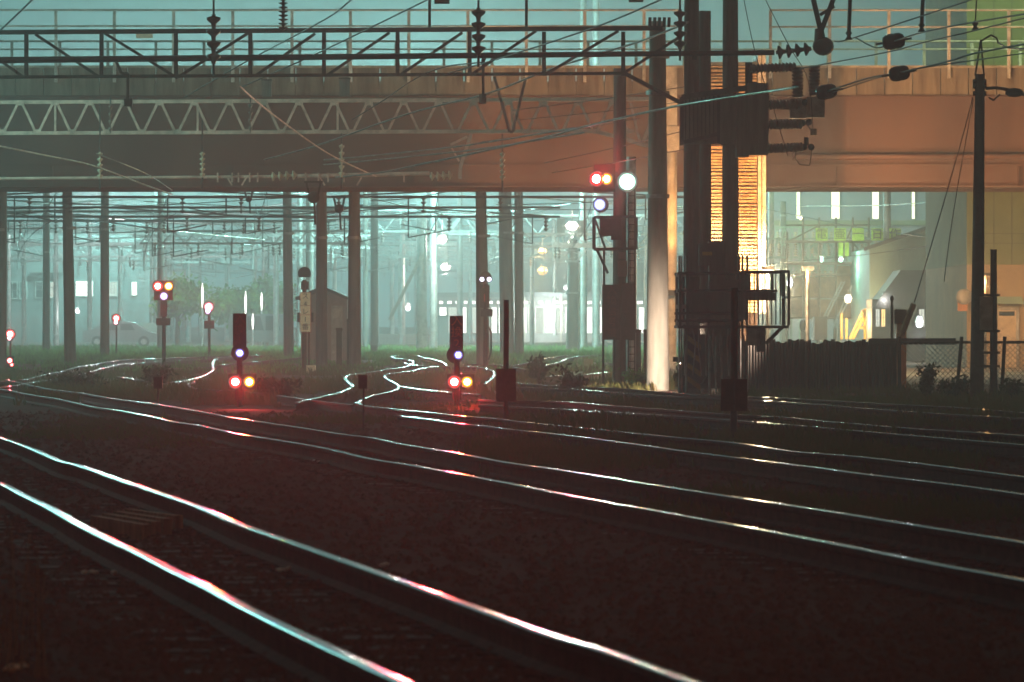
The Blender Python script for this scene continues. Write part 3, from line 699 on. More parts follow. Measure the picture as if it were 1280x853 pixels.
def tree(label, x, yb, D, h, w, seed, m='tree_leaf', n=2600):
    rr = random.Random(seed); g = Vector((P(x, 0, D).x, D, 0)); t = thing('street_tree', label, 'tree', g, 'small trees beyond the yard')
    tr = MB(); tr.tube(g, g+Vector((0, 0, h*.5)), .16, .1, 8); f = MB()
    for k in range(11):
        a = rr.uniform(0, 6.28); s = g+Vector((0, 0, h*rr.uniform(.3, .5))); c = g+Vector((math.cos(a)*w*.5*rr.uniform(.2, .95), math.sin(a)*w*.4, h*rr.uniform(.5, .9)))
        tr.tube(s, c, .06, .02, 5)
        for _ in range(n//11):
            p = c+Vector((rr.gauss(0, w*.13), rr.gauss(0, w*.13), rr.gauss(0, h*.075))); s_ = rr.uniform(.09, .2)
            u = Vector((rr.uniform(-1, 1), rr.uniform(-1, 1), rr.uniform(-1, 1))).normalized()*s_; v = Vector((rr.uniform(-1, 1), rr.uniform(-1, 1), rr.uniform(-1, 1))).normalized()*s_*.6
            f.add([p-u, p+v, p+u, p-v], [(0, 1, 2, 3)])
    tr.build('trunk', 'bark', t); f.build('crown', m, t)
tree('widest lit green tree above the left shunting signal', 292, 0, 268, 3.3, 3.6, 1)
tree('lit green tree right of the left shunting signal', 332, 0, 272, 3.9, 3.2, 2)
tree('pale leafed tree just right of the left dwarf signal', 222, 0, 262, 3.7, 2.8, 3)
tree('dim green tree beside the parked white van', 352, 0, 285, 3.6, 3.2, 4)
def lamp_post(label, x, y0, y1, D):
    t = thing('park_lamp', label, 'lamp', (P(x, 0, D).x, D, 0), 'slim lamp posts among the trees')
    MB().tube((P(x, 0, D).x, D, 0), P(x, y1, D), .05, n=8).build('post', 'white_paint', t)
    e = MB(); e.lathe(P(x, y1, D), P(x, y0, D), [(0, .03), (.3, .055), (.7, .065), (1, .02)], 10); e.build('bulb', 'lit_white', t)
lamp_post('slim white lit post behind the distant red signal', 253, 354, 385, 260)
lamp_post('slim white lit post right of the left trees', 327, 366, 388, 262)
lamp_post('slim white lit post nearest the mid left pole', 307, 364, 395, 264)
lamp_post('short white lit post beside the white van', 316, 392, 412, 258)
def car(label, x, D, col, van=False, flip=1):
    g = Vector((P(x, 0, D).x, D, 0)); t = thing('parked_van' if van else 'parked_car', label, 'van' if van else 'car', g, 'vehicles parked beyond the yard')
    L = 4.2; H = 1.85 if van else 1.42
    if van: pr = [(-2.0, .32), (2.05, .32), (2.1, .85), (1.55, 1.1), (1.15, 1.75), (.9, H), (-1.9, H), (-2.05, 1.5)]
    else: pr = [(-2.1, .3), (2.1, .3), (2.12, .72), (1.5, .88), (.75, 1.36), (.4, H), (-.9, H), (-1.5, .98), (-2.1, .9)]
    MB().poly([g+Vector((a*flip, -.8, b)) for a, b in (pr if flip > 0 else pr[::-1])], 1.6).build('body', col, t)
    wd = MB()
    for a0, a1 in ((-1.0, -.1), (0, .8)): wd.poly([g+Vector((a0*flip, -.815, .95)), g+Vector((a1*flip, -.815, .95)), g+Vector(((a1-.2)*flip, -.815, H-.12)), g+Vector((a0*flip, -.815, H-.12))], .012)
    wd.build('side_window', 'glass', t)
    for a in (-1.3, 1.3):
        wl = MB().tube(g+Vector((a*flip, -.84, .31)), g+Vector((a*flip, -.6, .31)), .31, n=16).build('wheel', 'rubber', t)
        MB().tube(g+Vector((a*flip, -.855, .31)), g+Vector((a*flip, -.841, .31)), .17, n=12).build('rim', 'galvanised', wl)
car('white van parked under the lit trees', 333, 262, 'car_paint', True)
car('pale car parked between the two poles at far left', 152, 268, 'car_paint')

def white_hall():
    D = 250.0; t = thing('factory_hall', 'tall grey white hall with four glaring vertical window strips', 'building', (P(1060, 0, D).x, D, 0))
    MB().box((P(952, 0, D).x, D, -.1), (P(1205, 0, D).x, D+20, P(0, 172, D).z)).build('wall', 'wall_white', t)
    MB().box((P(950, 0, D).x, D-.4, P(0, 282, D).z), (P(1206, 0, D).x, D-.01, P(0, 276, D).z)).build('ledge', 'wall_olive', t)
    for a, b in ((994.5, 1001), (1038, 1050.5), (1089, 1099.5), (1138.5, 1144.5)): win(t, a, b, 205, 275, D, 'lit_tube', (0, 3), 'wall_white', 1.2)
white_hall()
def scaffold():
    D = 196.0; t = thing('scaffold_tower', 'brown scaffold front with boarded floors and ladders', 'scaffold', (P(1035, 0, D).x, D, 0))
    def q(x, y, d=0): return P(x, y, D+d)
    f = MB(); xs = [984, 1004, 1024, 1045, 1066, 1086]; ys = [282, 303, 330, 344, 372, 398]
    for x in xs:
        for d in (0, 1.2): f.tube((q(x, 0).x, D+d, 0), q(x, 272 if x > 1000 else 290, d)*1.0, .04, n=6)
    for y in ys: f.tube(q(982, y), q(1088, y), .035, n=6); f.tube(q(982, y, 1.2), q(1088, y, 1.2), .035, n=6)
    for a, b in (((984, 303), (1024, 282)), ((1045, 330), (1066, 282)), ((1066, 303), (1086, 330))): f.tube(q(*a, -.06), q(*b, -.06), .03, n=6)
    f.build('frame', 'scaffold', t)
    for (a, b, c, d) in ((1004, 1024, 346, 371), (1025, 1044, 346, 371), (1004, 1022, 374, 397), (1046, 1065, 373, 397), (1067, 1086, 332, 343), (1067, 1086, 346, 371), (1046, 1065, 332, 370), (986, 1003, 346, 397), (1025, 1044, 374, 397)):
        MB().box(q(a+.6, d, .5), q(b-.6, c+.5, .53)).build('panel', 'plywood', t)
    for (a, b) in ((((1030, 396)), ((1052, 352))), (((1041, 410)), ((1068, 350)))):
        l = MB(); o = mpx(4, D)
        l.tube(q(*a, -.7), q(*b, -.3), .035, n=6); l.tube(q(*a, -.7)+Vector((o, 0, 0)), q(*b, -.3)+Vector((o, 0, 0)), .035, n=6)
        for k in range(14): p = q(*a, -.7).lerp(q(*b, -.3), (k+.5)/14); l.tube(p, p+Vector((o, 0, 0)), .02, n=5)
        l.build('ladder', 'galvanised', t)
    dk = MB()
    for y in (303, 330, 344): dk.box(q(983, y, -.2), q(1087, y-1.6, 1.3))
    dk.build('deck', 'scaffold', t)
    pp = MB(); rr = random.Random(5)
    for k in range(26): x = rr.uniform(1000, 1064); y = rr.uniform(306, 328); pp.tube(q(x, y, .2), q(x+rr.uniform(-6, 6), y-rr.uniform(3, 9), .2), .05, n=5)
    pp.build('pipework', 'wall_green', t)
scaffold()
def signs():
    D = 194.5
    s = thing('safety_sign', 'row of yellow green character panels on top of the scaffold', 'sign', P(1065, 292, D))
    MB().tube(P(1010, 300, D), P(1123, 298, D), .05, n=6).build('rail', 'galvanised', s)
    for x, ch in ((1027, '電'), (1050, '壷'), (1072.5, '一'), (1096.5, '日'), (1119, '作')):
        o = MB().box(P(x-7.5, 301, D), P(x+7.5, 285.5, D-.05)).build('panel', 'sign_yellow', s)
        text(ch, 'lettering', P(x, 293.5, D-.06), mpx(14.5, D), 'ink', s, .008)
    MB().box(P(1048, 321, D-.02), P(1054, 303.5, D-.06)).build('lower_plate', 'sign_yellow', s); MB().box(P(1056, 321, D-.02), P(1061, 303.5, D-.06)).build('lower_plate', 'sign_yellow', s)
signs()
def warehouse():
    D = 186.0; t = thing('warehouse', 'green corrugated warehouse with a slanting roof line', 'building', (P(1130, 0, D).x, D, 0))
    def q(x, y, d=0): return P(x, y, D+d)
    MB().poly([q(1087, 450), q(1168, 450), q(1168, 285), q(1087, 311)], 12).build('wall', 'wall_green', t)
    r = MB()
    for k in range(28): r.box((q(1088.5+k*2.85, 0).x, D-.04, 0), (q(1089.5+k*2.85, 0).x, D-.002, q(0, 311-k*.9).z))
    r.build('cladding_rib', 'wall_green', t)
    MB().add([q(1080, 314, -.6), q(1172, 283, -.6), q(1172, 278, -.6), q(1080, 309.5, -.6), q(1080, 314, 12.4), q(1172, 283, 12.4), q(1172, 278, 12.4), q(1080, 309.5, 12.4)], [(0, 1, 2, 3), (7, 6, 5, 4), (0, 4, 5, 1), (3, 2, 6, 7), (0, 3, 7, 4), (1, 5, 6, 2)]).build('roof', 'roof_dark', t)
    D2 = 180.0; u = thing('warehouse_annex', 'dark low annex with hipped roof and lit windows before the green warehouse', 'building', (P(1140, 0, D2).x, D2, 0))
    MB().box((P(1090, 0, D2).x, D2, -.1), (P(1180, 0, D2).x, D2+3, P(0, 374, D2).z)).build('wall', 'wall_dark', u)
    MB().poly([P(1090, 386, D2-.4), P(1186, 386, D2-.4), P(1186, 338, D2-.4), P(1126, 338, D2-.4)], 3.5).build('roof', 'roof_dark', u)
    for (a, b, l) in ((1094, 1100, 'lit_dim'), (1101, 1107, 'lit_warm'), (1148, 1156, 'lit_dim'), (1157, 1166, 'lit_warm')): win(u, a, b, 386, 409, D2, l, (1, 1), fr=.8)
    D3 = 172.0; v = thing('side_hall', 'dark teal hall with a rising roof between warehouse and olive building', 'building', (P(1190, 0, D3).x, D3, 0))
    MB().poly([P(1169, 452, D3), P(1225, 452, D3), P(1225, 258, D3), P(1169, 281, D3)], 3).build('wall', 'wall_dark', v)
    MB().beam(P(1166, 281, D3+1), P(1228, 256, D3+1), .22, 4.5).build('roof', 'wall_green', v)
    for k in range(4): MB().box(P(1170, 300+k*30, D3-.02), P(1208, 299.3+k*30, D3-.002)).build('seam', 'roof_dark', v)
warehouse()
def yard_machine():
    D = 184.0; t = thing('ladder_truss', 'bright yellow slanting steps and frames glowing before the scaffold', 'machine', (P(1070, 0, D).x, D, 0))
    f = MB()
    for (a, b) in (((1052, 424), (1052, 392)), ((1062, 424), (1079, 388)), ((1066, 424), (1084, 388)), ((1079, 388), (1091, 404)), ((1092, 424), (1092, 400)), ((1081, 424), (1081, 386)), ((1075, 410), (1092, 408)), ((1058, 424), (1058, 398)), ((1085, 424), (1085, 390))):
        f.beam(P(*a, D), P(*b, D), .09)
    for k in range(7): f.beam(P(1063+k*2.4, 420-k*5, D), P(1068+k*2.4, 420-k*5, D), .05)
    f.build('frame', 'machine_yellow', t); MB().box(P(1080, 424, D+.6), P(1090, 391, D+.5)).build('panel', 'machine_yellow', t)
    lamp('lamp_light', t, P(1070, 402, D-2.2), (1, .62, .25), 520, .2)
    lamp('lamp_light', t, P(1086, 418, D-1.2), (1, .62, .25), 110, .1)
    u = thing('storage_box', 'dark box and barrel on a post left of the yellow steps', 'box', P(1025, 420, 190))
    MB().box(P(1016, 425, 190), P(1034, 396, 189)).build('box_body', 'wall_dark', u); MB().ball(P(1004, 407, 189), .16, .16, .26).build('barrel', 'gloss_black', u)
    MB().box(P(1001, 424, 189), P(1008, 411, 189.2)).build('stand', 'iron', u)
yard_machine()
def olive_building():
    D = 150.5; t = thing('olive_building', 'big building at the right edge with its lamp tints painted olive above and beige below', 'building', (P(1260, 0, D).x, D, 0))
    def q(x, y, d=0): return P(x, y, D+d)
    ys = q(0, 331).z  # the edge between two lamp colours is painted as olive and beige walls
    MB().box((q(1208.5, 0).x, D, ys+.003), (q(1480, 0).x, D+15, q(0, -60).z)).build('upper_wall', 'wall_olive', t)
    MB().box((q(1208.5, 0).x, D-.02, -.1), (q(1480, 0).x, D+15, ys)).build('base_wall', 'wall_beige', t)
    s = MB()
    for x in (1242, 1264.5, 1300): s.box((q(x, 0).x, D-.015, ys+.01), (q(x+.7, 0).x, D-.001, q(0, -60).z))
    for y in (292, 304, 160, 60): s.box((q(1208.5, 0).x, D-.018, q(0, y+.5).z), (q(1480, 0).x, D-.002, q(0, y).z))
    s.build('cladding_joint', 'roof_dark', t)
    d = MB(); d.box((q(1243, 0).x, D-.12, 0), (q(1246.5, 0).x, D-.021, q(0, 384).z)); d.box((q(1270, 0).x, D-.12, 0), (q(1273.5, 0).x, D-.021, q(0, 384).z)); d.box((q(1246.5, 0).x, D-.12, q(0, 388).z), (q(1270, 0).x, D-.021, q(0, 384).z))
    do = MB().box((q(1246.6, 0).x, D-.06, 0), (q(1269.9, 0).x, D-.022, q(0, 388.1).z)).build('door', 'board_cream', t); d.build('frame', 'pale_paint', do)
    MB().box(q(1249, 395, -.09), q(1268, 389.5, -.061)).build('transom', 'glass', do)
    MB().poly([q(1243, 380, -.9), q(1280, 380, -.9), q(1277, 371, -.9), q(1247, 371, -.9)], .87).build('awning', 'wall_green', t)
    D4 = 165; u = thing('lean_to', 'small orange lit box room stuck on beside the olive building', 'shed', P(1198, 388, D4))
    MB().box(P(1181, 452, D4), P(1214, 355, D4+2)).build('wall', 'wall_beige', u); MB().box(P(1180, 355, D4-.1)+Vector((0, 0, .002)), P(1215, 353.5, D4+2.1)).build('roof', 'roof_dark', u)
    v = thing('dome_mirror', 'round cream dome on a bracket at the corner of the olive building', 'dome', P(1204, 374, 149.5))
    MB().ball(P(1205, 371, 149.3), .26, .22, .25, 18).build('dome', 'pale_paint', v); MB().box(P(1197, 389, 149.4), P(1209, 377, 149.5)).build('bracket', 'orange_wood', v)
olive_building()
sodium('orange wall lamp lighting the beige base of the olive building', tuple(P(1232, 352, 145)), 330, col=(1, .5, .18))

# ------------------------------------------------------------------ structures in front of the bridge
def front_gantry():
    D = 104.0; t = thing('front_gantry', 'dark lattice gantry beam across the top, nearest to the camera', 'gantry', (P(300, 0, D).x, D, 0))
    def ch(y0, y1, w, d, x1=828): 
        MB_.beam(P(-60, y0, D), P(x1, y1, D), mpx(w, D), d)
    MB_ = MB(); ch(41, 35.5, 5.5, .16); ch(97, 92, 4, .12, 778); MB_.build('chord', 'iron', t)
    v = MB(); xs = [33, 127, 220, 313, 405, 497, 587, 680, 779]
    for x in xs: MB().beam(P(x, 95, D), P(x, 40, D), mpx(5, D), .1).build('upright', 'iron', t)
    d = MB()
    for a, b in (((-48, 42), (30, 97)), ((44, 43), (125, 97)), ((131, 42), (222, 98)), ((313, 40), (222, 97)), ((394, 42), (318, 96)), ((487, 41), (408, 95)), ((578, 41), (500, 94)), ((670, 39), (590, 93)), ((773, 39), (684, 92)), ((850, 46), (781, 91))): MB().beam(P(*a, D), P(*b, D), mpx(3.6, D), .07).build('brace', 'iron', t)
    d.beam(P(781, 92, D), P(853, 130, D), mpx(5, D), .1)
    d.build('brace', 'iron', t)
    for k in range(5): x = 812+k*6; MB().tube(P(x, 34, D-.2), P(x+.5, 22, D-.2), .035, n=6).build('bolt', 'iron', t)
front_gantry()
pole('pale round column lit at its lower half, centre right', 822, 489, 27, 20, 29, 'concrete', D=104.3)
sodium('low warm lamp added at the foot of the cluster to light the pale column', tuple(P(851, 462, 101.2)), 3000, col=(1, .78, .6), spot=120, aim=P(820, 360, 104))  # added lamp for the bright lower half of the column
def feeder_beam():
    D = 98.0; t = thing('feeder_tube', 'long dark horizontal tube ending in an insulator stack at right', 'tube', (P(500, 0, D).x, D, 0))
    MB().tube(P(-60, 76, D), P(968, 66, D), mpx(4.2, D), mpx(3.2, D), 10).build('tube', 'iron', t)
    i = MB(); insul(i, P(970, 66, D), P(1014, 61, D), 4, mpx(8.5, D), core=.04); i.build('insulator', 'gloss_black', t)
    c = MB(); c.ball(P(1029, 58, D), mpx(13.5, D), .22, mpx(12, D), 16); c.build('end_bell', 'gloss_black', t)
    b = MB(); b.tube(P(1025, 52, D), P(1024, 36, D), .12, .09, 10); 
    for a in ((1014, -12), (1046, -12)): b.beam(P(1026, 40, D), P(*a, D), mpx(6, D), .1)
    b.beam(P(1025, 19, D), P(1043, 8, D), mpx(4, D), .08); b.build('hanger', 'iron', t)
feeder_beam()
def insulator_string(label, x, ys, D, r, n, y_top=-15, hook=True, mi='insulator'):
    t = thing('insulator_string', label, 'insulator', P(x, ys[0], D), 'insulator strings hanging in front of the bridge')
    MB().tube(P(x, y_top, D), P(x, ys[0], D), .02, n=6).build('rod', 'iron', t)
    i = MB(); insul(i, P(x, ys[0], D), P(x, ys[1], D), n, mpx(r, D), core=mpx(r*.28, D)); i.build('disc_stack', mi, t)
    if hook: MB().tube(P(x, ys[1], D), P(x, ys[1]+14, D), .025, n=6).build('hook', 'iron', t)
insulator_string('dark three disc insulator string, left of centre at top', 267, (18, 80), 92, 9, 4)
insulator_string('dark ribbed insulator string right of it, cut by the top edge', 354, (-8, 38), 92, 6, 9, hook=False)
insulator_string('dark disc insulator string at top middle', 598, (10, 70), 90, 9, 4)
insulator_string('dark insulator string beside the tall pole cluster', 850, (12, 62), 95, 8, 4)
insulator_string('amber glinting insulator string low on the left', 125, (190, 224), 122, 3.5, 5, 130, mi='insulator_cream')
insulator_string('amber glinting insulator string low, second from left', 253, (190, 222), 122, 3.5, 5, 150, mi='insulator_cream')
insulator_string('cream insulator string hanging under the pale truss, centre', 628, (190, 226), 122, 3.6, 5, 167, mi='insulator_cream')
insulator_string('green glinting insulator string on the pale truss, left', 138, (130, 167), 124, 2.6, 4, 122, False)
insulator_string('green glinting insulator string on the pale truss, centre left', 313, (128, 166), 124, 2.6, 4, 122, False)
insulator_string('faint insulator string under the truss at the green wires', 427, (180, 222), 122, 3.6, 5, 167, mi='insulator_cream')
def drop_bracket(label, pts, D, box=None):
    t = thing('drop_bracket', label, 'bracket', P(*pts[0], D), 'brackets hanging from the front gantry')
    b = MB()
    for a, c in zip(pts, pts[1:]): b.beam(P(*a, D), P(*c, D), mpx(3.6, D), .07)
    b.build('arm', 'iron', t)
    if box: MB().box(P(box[0], box[3], D-.1), P(box[2], box[1], D+.1)).build('block', 'iron', t)
drop_bracket('drop bracket hanging at upper left above the truss', [(144, 74), (152, 92), (160, 92), (160, 130)], 103, (155, 124, 166, 133))
drop_bracket('drop bracket hanging at top middle above the truss', [(608, 68), (603, 80), (604, 70), (604, 122)], 103, (599, 118, 608, 130))
drop_bracket('leaning bracket legs crossing the truss right of the middle', [(618, 96), (637, 165), (641, 165), (657, 98)], 118)
drop_bracket('short upright standing on the gantry left of the notice', [(537, -10), (537, 36)], 103.5)
drop_bracket('short upright standing on the gantry right of centre', [(658, -10), (658, 36)], 103.5)
def small_sign(label, x0, y0, x1, y1, D):
    t = thing('wire_sign', label, 'sign', P((x0+x1)/2, y1, D), 'little plates hanging at the top edge')
    MB().box(P(x0, y1, D), P(x1, y0, D+.04)).build('plate', 'iron', t); MB().box(P(x0+1.5, y1-1.5, D-.01), P(x1-1.5, y0+1, D-.002)).build('face', 'wall_pink', t)
small_sign('small dim plate cut by the top edge above the gantry, left', 543, -5, 562, 5, 95)
small_sign('small dim plate cut by the top edge beside the tall poles', 786, -5, 804, 3, 95)
def relay_box(label, x0, y0, x1, y1):
    D = 128; t = thing('relay_box', label, 'box', P(x0, y1, D), 'dark boxes fixed on the pale truss')
    MB().box(P(x0, y1, D), P(x1, y0, D+.3)).build('box_body', 'concrete_dark', t); MB().box(P(x0-.6, y0, D-.04)+Vector((0, 0, .002)), P(x1+.6, y0-1, D+.34)).build('lid', 'iron', t)
relay_box('dark relay box standing on the truss, left one', 327, 101, 340, 121)
relay_box('dark relay box standing on the truss, right one', 424, 99, 438, 121)
def pale_truss():
    D = 128.0; t = thing('pale_truss', 'pinkish lattice truss beam running in front of the bridge girder', 'gantry', (P(400, 0, D).x, D, 0))
    c = MB(); c.beam(P(-60, 128.5, D), P(812, 124, D), mpx(4.4, D), .16); c.beam(P(-60, 167, D), P(745, 164, D), mpx(4.4, D), .16); c.beam(P(744, 164, D), P(826, 187, D), mpx(5, D), .16)
    c.build('chord', 'truss_paint', t)
    w = MB(); g = MB()
    for k in range(-2, 18):
        xt = 25+43.6*k; xb = xt+21.5
        w.beam(P(xt+2, 128, D), P(xb-2, 165.5, D), mpx(3, D), .08)
        if xb+20 < 776: w.beam(P(xb+2, 165.5, D), P(xt+41.6, 128, D), mpx(3, D), .08)
        for x, y in ((xt, 128), (xb, 163)): g.box(P(x-5, y+4, D-.1), P(x+5, y-1, D-.082))
    w.beam(P(788, 128, D), P(800, 178, D), mpx(3, D), .08); w.beam(P(804, 178, D), P(822, 130, D), mpx(4, D), .08)
    w.build('web', 'truss_paint', t); g.build('gusset', 'truss_paint', t)
    for x in (69, 247, 422, 640): MB().beam(P(x, 128, D-.02), P(x, 165, D-.02), mpx(2.6, D), .05).build('upright', 'truss_paint', t)
pale_truss()
def pipe_arm():
    D = 125.0; t = thing('tie_tube', 'salmon coloured horizontal tube with two cream insulators below the truss', 'tube', (P(300, 0, D).x, D, 0))
    b = MB(); b.tube(P(-60, 224, D), P(338, 221, D), .04, n=8); b.tube(P(372, 220.5, D), P(537, 217, D), .055, n=10)
    for x in (272, 290, 298, 312, 322, 382, 398, 410, 430, 505): b.beam(P(x, 216, D-.06), P(x, 228, D-.06), .04)
    for x, s in ((284, 1), (308, -1), (400, 1), (452, -1)): b.beam(P(x, 222, D), P(x+6*s, 232, D), .04)
    b.build('tube', 'truss_paint', t)
    for a, c in ((338, 372), (537, 566)): i = MB(); insul(i, P(a, 221, D), P(c, 219, D), 4, mpx(5.8, D), core=.03); i.build('insulator', 'insulator_cream', t)
    v = MB(); v.beam(P(589, 167, D), P(575, 210, D), mpx(4, D), .1); v.beam(P(575, 210, D), P(575, 224, D), mpx(4, D), .1); v.beam(P(563, 181, D), P(584, 171, D), mpx(3, D), .08); v.beam(P(564, 184, D), P(574, 202, D), mpx(2.4, D), .06)
    v.build('bracket', 'truss_paint', t)
pipe_arm()
def hanging_gear(label, x, y, D, s=1.0, col='iron'):
    t = thing('pulley_gear', label, 'pulley', P(x, y, D), 'tensioning gear hanging under the bridge')
    b = MB(); b.ball(P(x, y, D), mpx(6*s, D), .12, mpx(6*s, D), 12); b.build('wheel', col, t)
    a = MB(); 
    for dx in (-7, 7): a.beam(P(x+dx*s, y-15*s, D), P(x+dx*.6*s, y-2*s, D), mpx(2.6, D))
    a.beam(P(x-9*s, y-15*s, D), P(x+9*s, y-15*s, D), mpx(2.4, D)); a.tube(P(x+1, y+4, D), P(x+2, y+26*s, D), .025, n=6); a.build('frame', col, t)
hanging_gear('dark pulley gear left of the stout pole', 424, 261, 118)
hanging_gear('rusty gear on top of the brown pole by the lettered board', 392, 247, 118, 1.3, 'rust')
hanging_gear('small gear left of the centre left pole', 311, 249, 150, .7)
# the twin tall poles with switchgear and a platform
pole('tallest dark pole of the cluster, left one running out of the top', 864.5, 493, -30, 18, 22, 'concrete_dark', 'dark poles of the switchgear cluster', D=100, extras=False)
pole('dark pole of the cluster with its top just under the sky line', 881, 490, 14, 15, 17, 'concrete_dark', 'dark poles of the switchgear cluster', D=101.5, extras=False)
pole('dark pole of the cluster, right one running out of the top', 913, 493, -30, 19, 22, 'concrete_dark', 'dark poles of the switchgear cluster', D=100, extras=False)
def switchgear():
    D = 98.6; t = thing('switchgear', 'dark switchgear box with long ribbed bushings on the pole cluster', 'switchgear', P(900, 195, D))
    b = MB(); b.box(P(935, 193, D-.25), P(958.5, 106, D+.5)); b.box(P(921, 196, D-.15), P(935, 118, D+.4)); b.build('cabinet', 'concrete_dark', t)
    f = MB(); f.beam(P(852, 122, D), P(935, 110, D), mpx(7, D), .1); f.beam(P(855, 178, D), P(896, 168, D), mpx(5, D), .1); f.beam(P(852, 121, D), P(852, 182, D), mpx(5, D)); f.beam(P(898, 112, D), P(898, 180, D), mpx(4, D))
    for k in range(9): f.beam(P(857+k*5, 122-k*.5, D+.05), P(857+k*5, 177-k*1.1, D+.05), mpx(1.8, D))
    f.build('frame', 'iron', t)
    mesh = MB(); mesh.box(P(854, 181, D+.22), P(924, 118, D+.26)); mesh.build('back_plate', 'concrete_dark', t)
    def bush(x0, y0, x1, y1, r, n, c=.05):
        i = MB(); insul(i, P(x0, y0, D), P(x1, y1, D), n, mpx(r, D), core=mpx(r*.62, D)); i.build('bushing', 'insulator', t)
    bush(958, 131, 1002, 131, 7, 11); bush(958, 156, 1003, 155, 7, 11); bush(958, 186, 1004, 184, 6.5, 11)
    bush(936, 86, 995, 84, 6.5, 13); bush(997, 84, 997, 122, 8, 9); bush(1018, 82, 1018, 120, 8, 9)
    c = MB(); c.box(P(988, 148, D), P(1007, 124, D+.25)); c.box(P(1009, 147, D-.05), P(1030, 122, D+.2)); c.build('terminal_box', 'galvanised', t)
    k = MB()
    for x, y in ((1011, 153), (1003, 154), (1005, 184), (1014, 184), (1006, 128), (936, 90)): k.ball(P(x, y, D), mpx(4.5, D), .08, mpx(4.5, D), 8)
    k.path([P(995, 188, D), P(994, 198, D), P(1000, 206, D), P(1012, 207, D), P(1015, 188, D)], .012); k.tube(P(1008, 182, D), P(1008, 172, D), .05, n=6); k.tube(P(1004, 150, D), P(1016, 166, D), .015, n=5)
    k.build('connector', 'black', t)
    MB().tube(P(1017, 169, D), P(1017, 161, D), mpx(4, D), n=12).build('cap', 'white_paint', t)
    st = MB(); st.beam(P(936, 118, D), P(936, 78, D), mpx(9, D), .1); st.beam(P(868, 75, D-.3), P(868, 66, D-.3), .1); st.build('bracket', 'iron', t)
switchgear()
def platform():
    D = 98.2; t = thing('pole_platform', 'dark railed maintenance platform wrapped round the pole cluster', 'platform', P(915, 408, D))
    f = MB(); fl = P(0, 407, D).z; xa, xb = P(846, 0, D).x, P(984, 0, D).x
    f.box((xa, D-.6, fl-.06), (xb, D+1.6, fl)); f.build('floor', 'iron', t)
    r = MB()
    for (y, a, b) in ((340, 925, 984), (342, 846, 930), (364, 846, 970), (392, 846, 925), (401, 846, 925)): 
        for dy in (-.55, 1.5): r.tube(P(a, y, D)+Vector((0, dy, 0)), P(b, y, D)+Vector((0, dy, 0)), .028, n=6)
    for x in (849, 858, 926, 984):
        for dy in (-.55, 1.5): r.beam(P(x, 407, D)+Vector((0, dy, 0)), P(x, 340, D)+Vector((0, dy, 0)), .055)
    r.tube(P(984, 340, D)+Vector((0, -.55, 0)), P(984, 340, D)+Vector((0, 1.5, 0)), .03, n=6); r.tube(P(984, 372, D)+Vector((0, -.55, 0)), P(984, 372, D)+Vector((0, 1.5, 0)), .03, n=6)
    r.build('railing', 'iron', t)
    b = MB()
    for k in range(10): b.beam(P(932+k*5.4, 406, D-.54), P(932+k*5.4, 341, D-.54), .025, .035)
    for k in range(5): b.beam(P(936+k*10, 370, D+1.48), P(936+k*10, 341, D+1.48), .03)
    b.build('baluster', 'iron', t)
    MB().box(P(928, 376, D+1.4), P(970, 366, D+1.44)).build('kick_panel', 'sheet_dark', t)
    rr = random.Random(14)
    for (a, b, c_, d_) in ((887, 420, 904, 304), (858, 398, 872, 348), (905, 402, 921, 352), (874, 404, 886, 366), (922, 400, 933, 344)):
        cb = MB(); cb.box(P(a, b, D-.25), P(c_, d_, D+.6)); cb.box(P(a-.5, d_, D-.28)+Vector((0, 0, .002)), P(c_+.5, d_-1.2, D+.63))
        y = d_+5
        while y < b-4: cb.box(P(a+2, y+.6, D-.27), P(c_-2, y, D-.2501)); y += rr.uniform(4, 9)
        cb.build('equipment_case', 'concrete_dark' if a % 2 else 'sheet_dark', t)
    c = MB(); c.beam(P(978, 409, D), P(957, 430, D), mpx(4.5, D), .08); c.beam(P(951, 409, D), P(951, 440, D), mpx(11, D), .2); c.build('strut', 'iron', t)
    ca = MB(); ca.box(P(874, 332, D-.35), P(892, 305, D+.2)); ca.box(P(893, 332, D-.2), P(903, 303, D+.2)); ca.build('control_cabinet', 'concrete_dark', t)
    MB().box(P(878, 319.5, D-.37), P(890, 315, D-.352)).build('label_plate', 'hazard_yellow', t)
    MB().box(P(934, 432, D-.1), P(949, 409, D+.2)).build('meter_box', 'pale_paint', t)
    cc = MB()
    for x in (849, 852, 858, 887, 895, 902, 924, 928, 934): cc.tube(P(x, 490, D), P(x, 320, D), .022, n=6)
    for k in range(9): cc.path([P(856+k*9, 410, D-.3), P(858+k*9+rr.uniform(-4, 4), 430, D-.32), P(857+k*9+rr.uniform(-3, 3), 470, D-.3)], .018)
    for k in range(4): cc.box(P(846, 346+k*20, D-.2), P(858, 341+k*20, D+.1)) 
    cc.build('cable', 'galvanised', t)
    h = MB()
    for k in range(5): y = 420+k*14; h.add([P(855, y+10, 99.35), P(878, y+26, 99.35), P(878, y+33, 99.35), P(855, y+17, 99.35)], [(0, 1, 2, 3)])
platform()
def hazard():
    D = 98.7; t = thing('guard_panel', 'dark panel with slanting dull yellow stripes at the foot of the cluster', 'guard', P(872, 488, D))
    MB().box(P(855, 486, D), P(925, 418, D+.03)).build('panel', 'sheet_dark', t)
    s = MB()
    for k in range(4): y = 412+k*17; s.poly([P(857, y+12, D-.012), P(876, y+26, D-.012), P(876, y+19, D-.012), P(857, y+5, D-.012)], .01)
    s.build('stripe', 'hazard_yellow', t)
    MB().tube(P(878, 480, D-.1), P(905, 430, D-.1), .03, n=6).build('tie_rod', 'iron', t)
hazard()
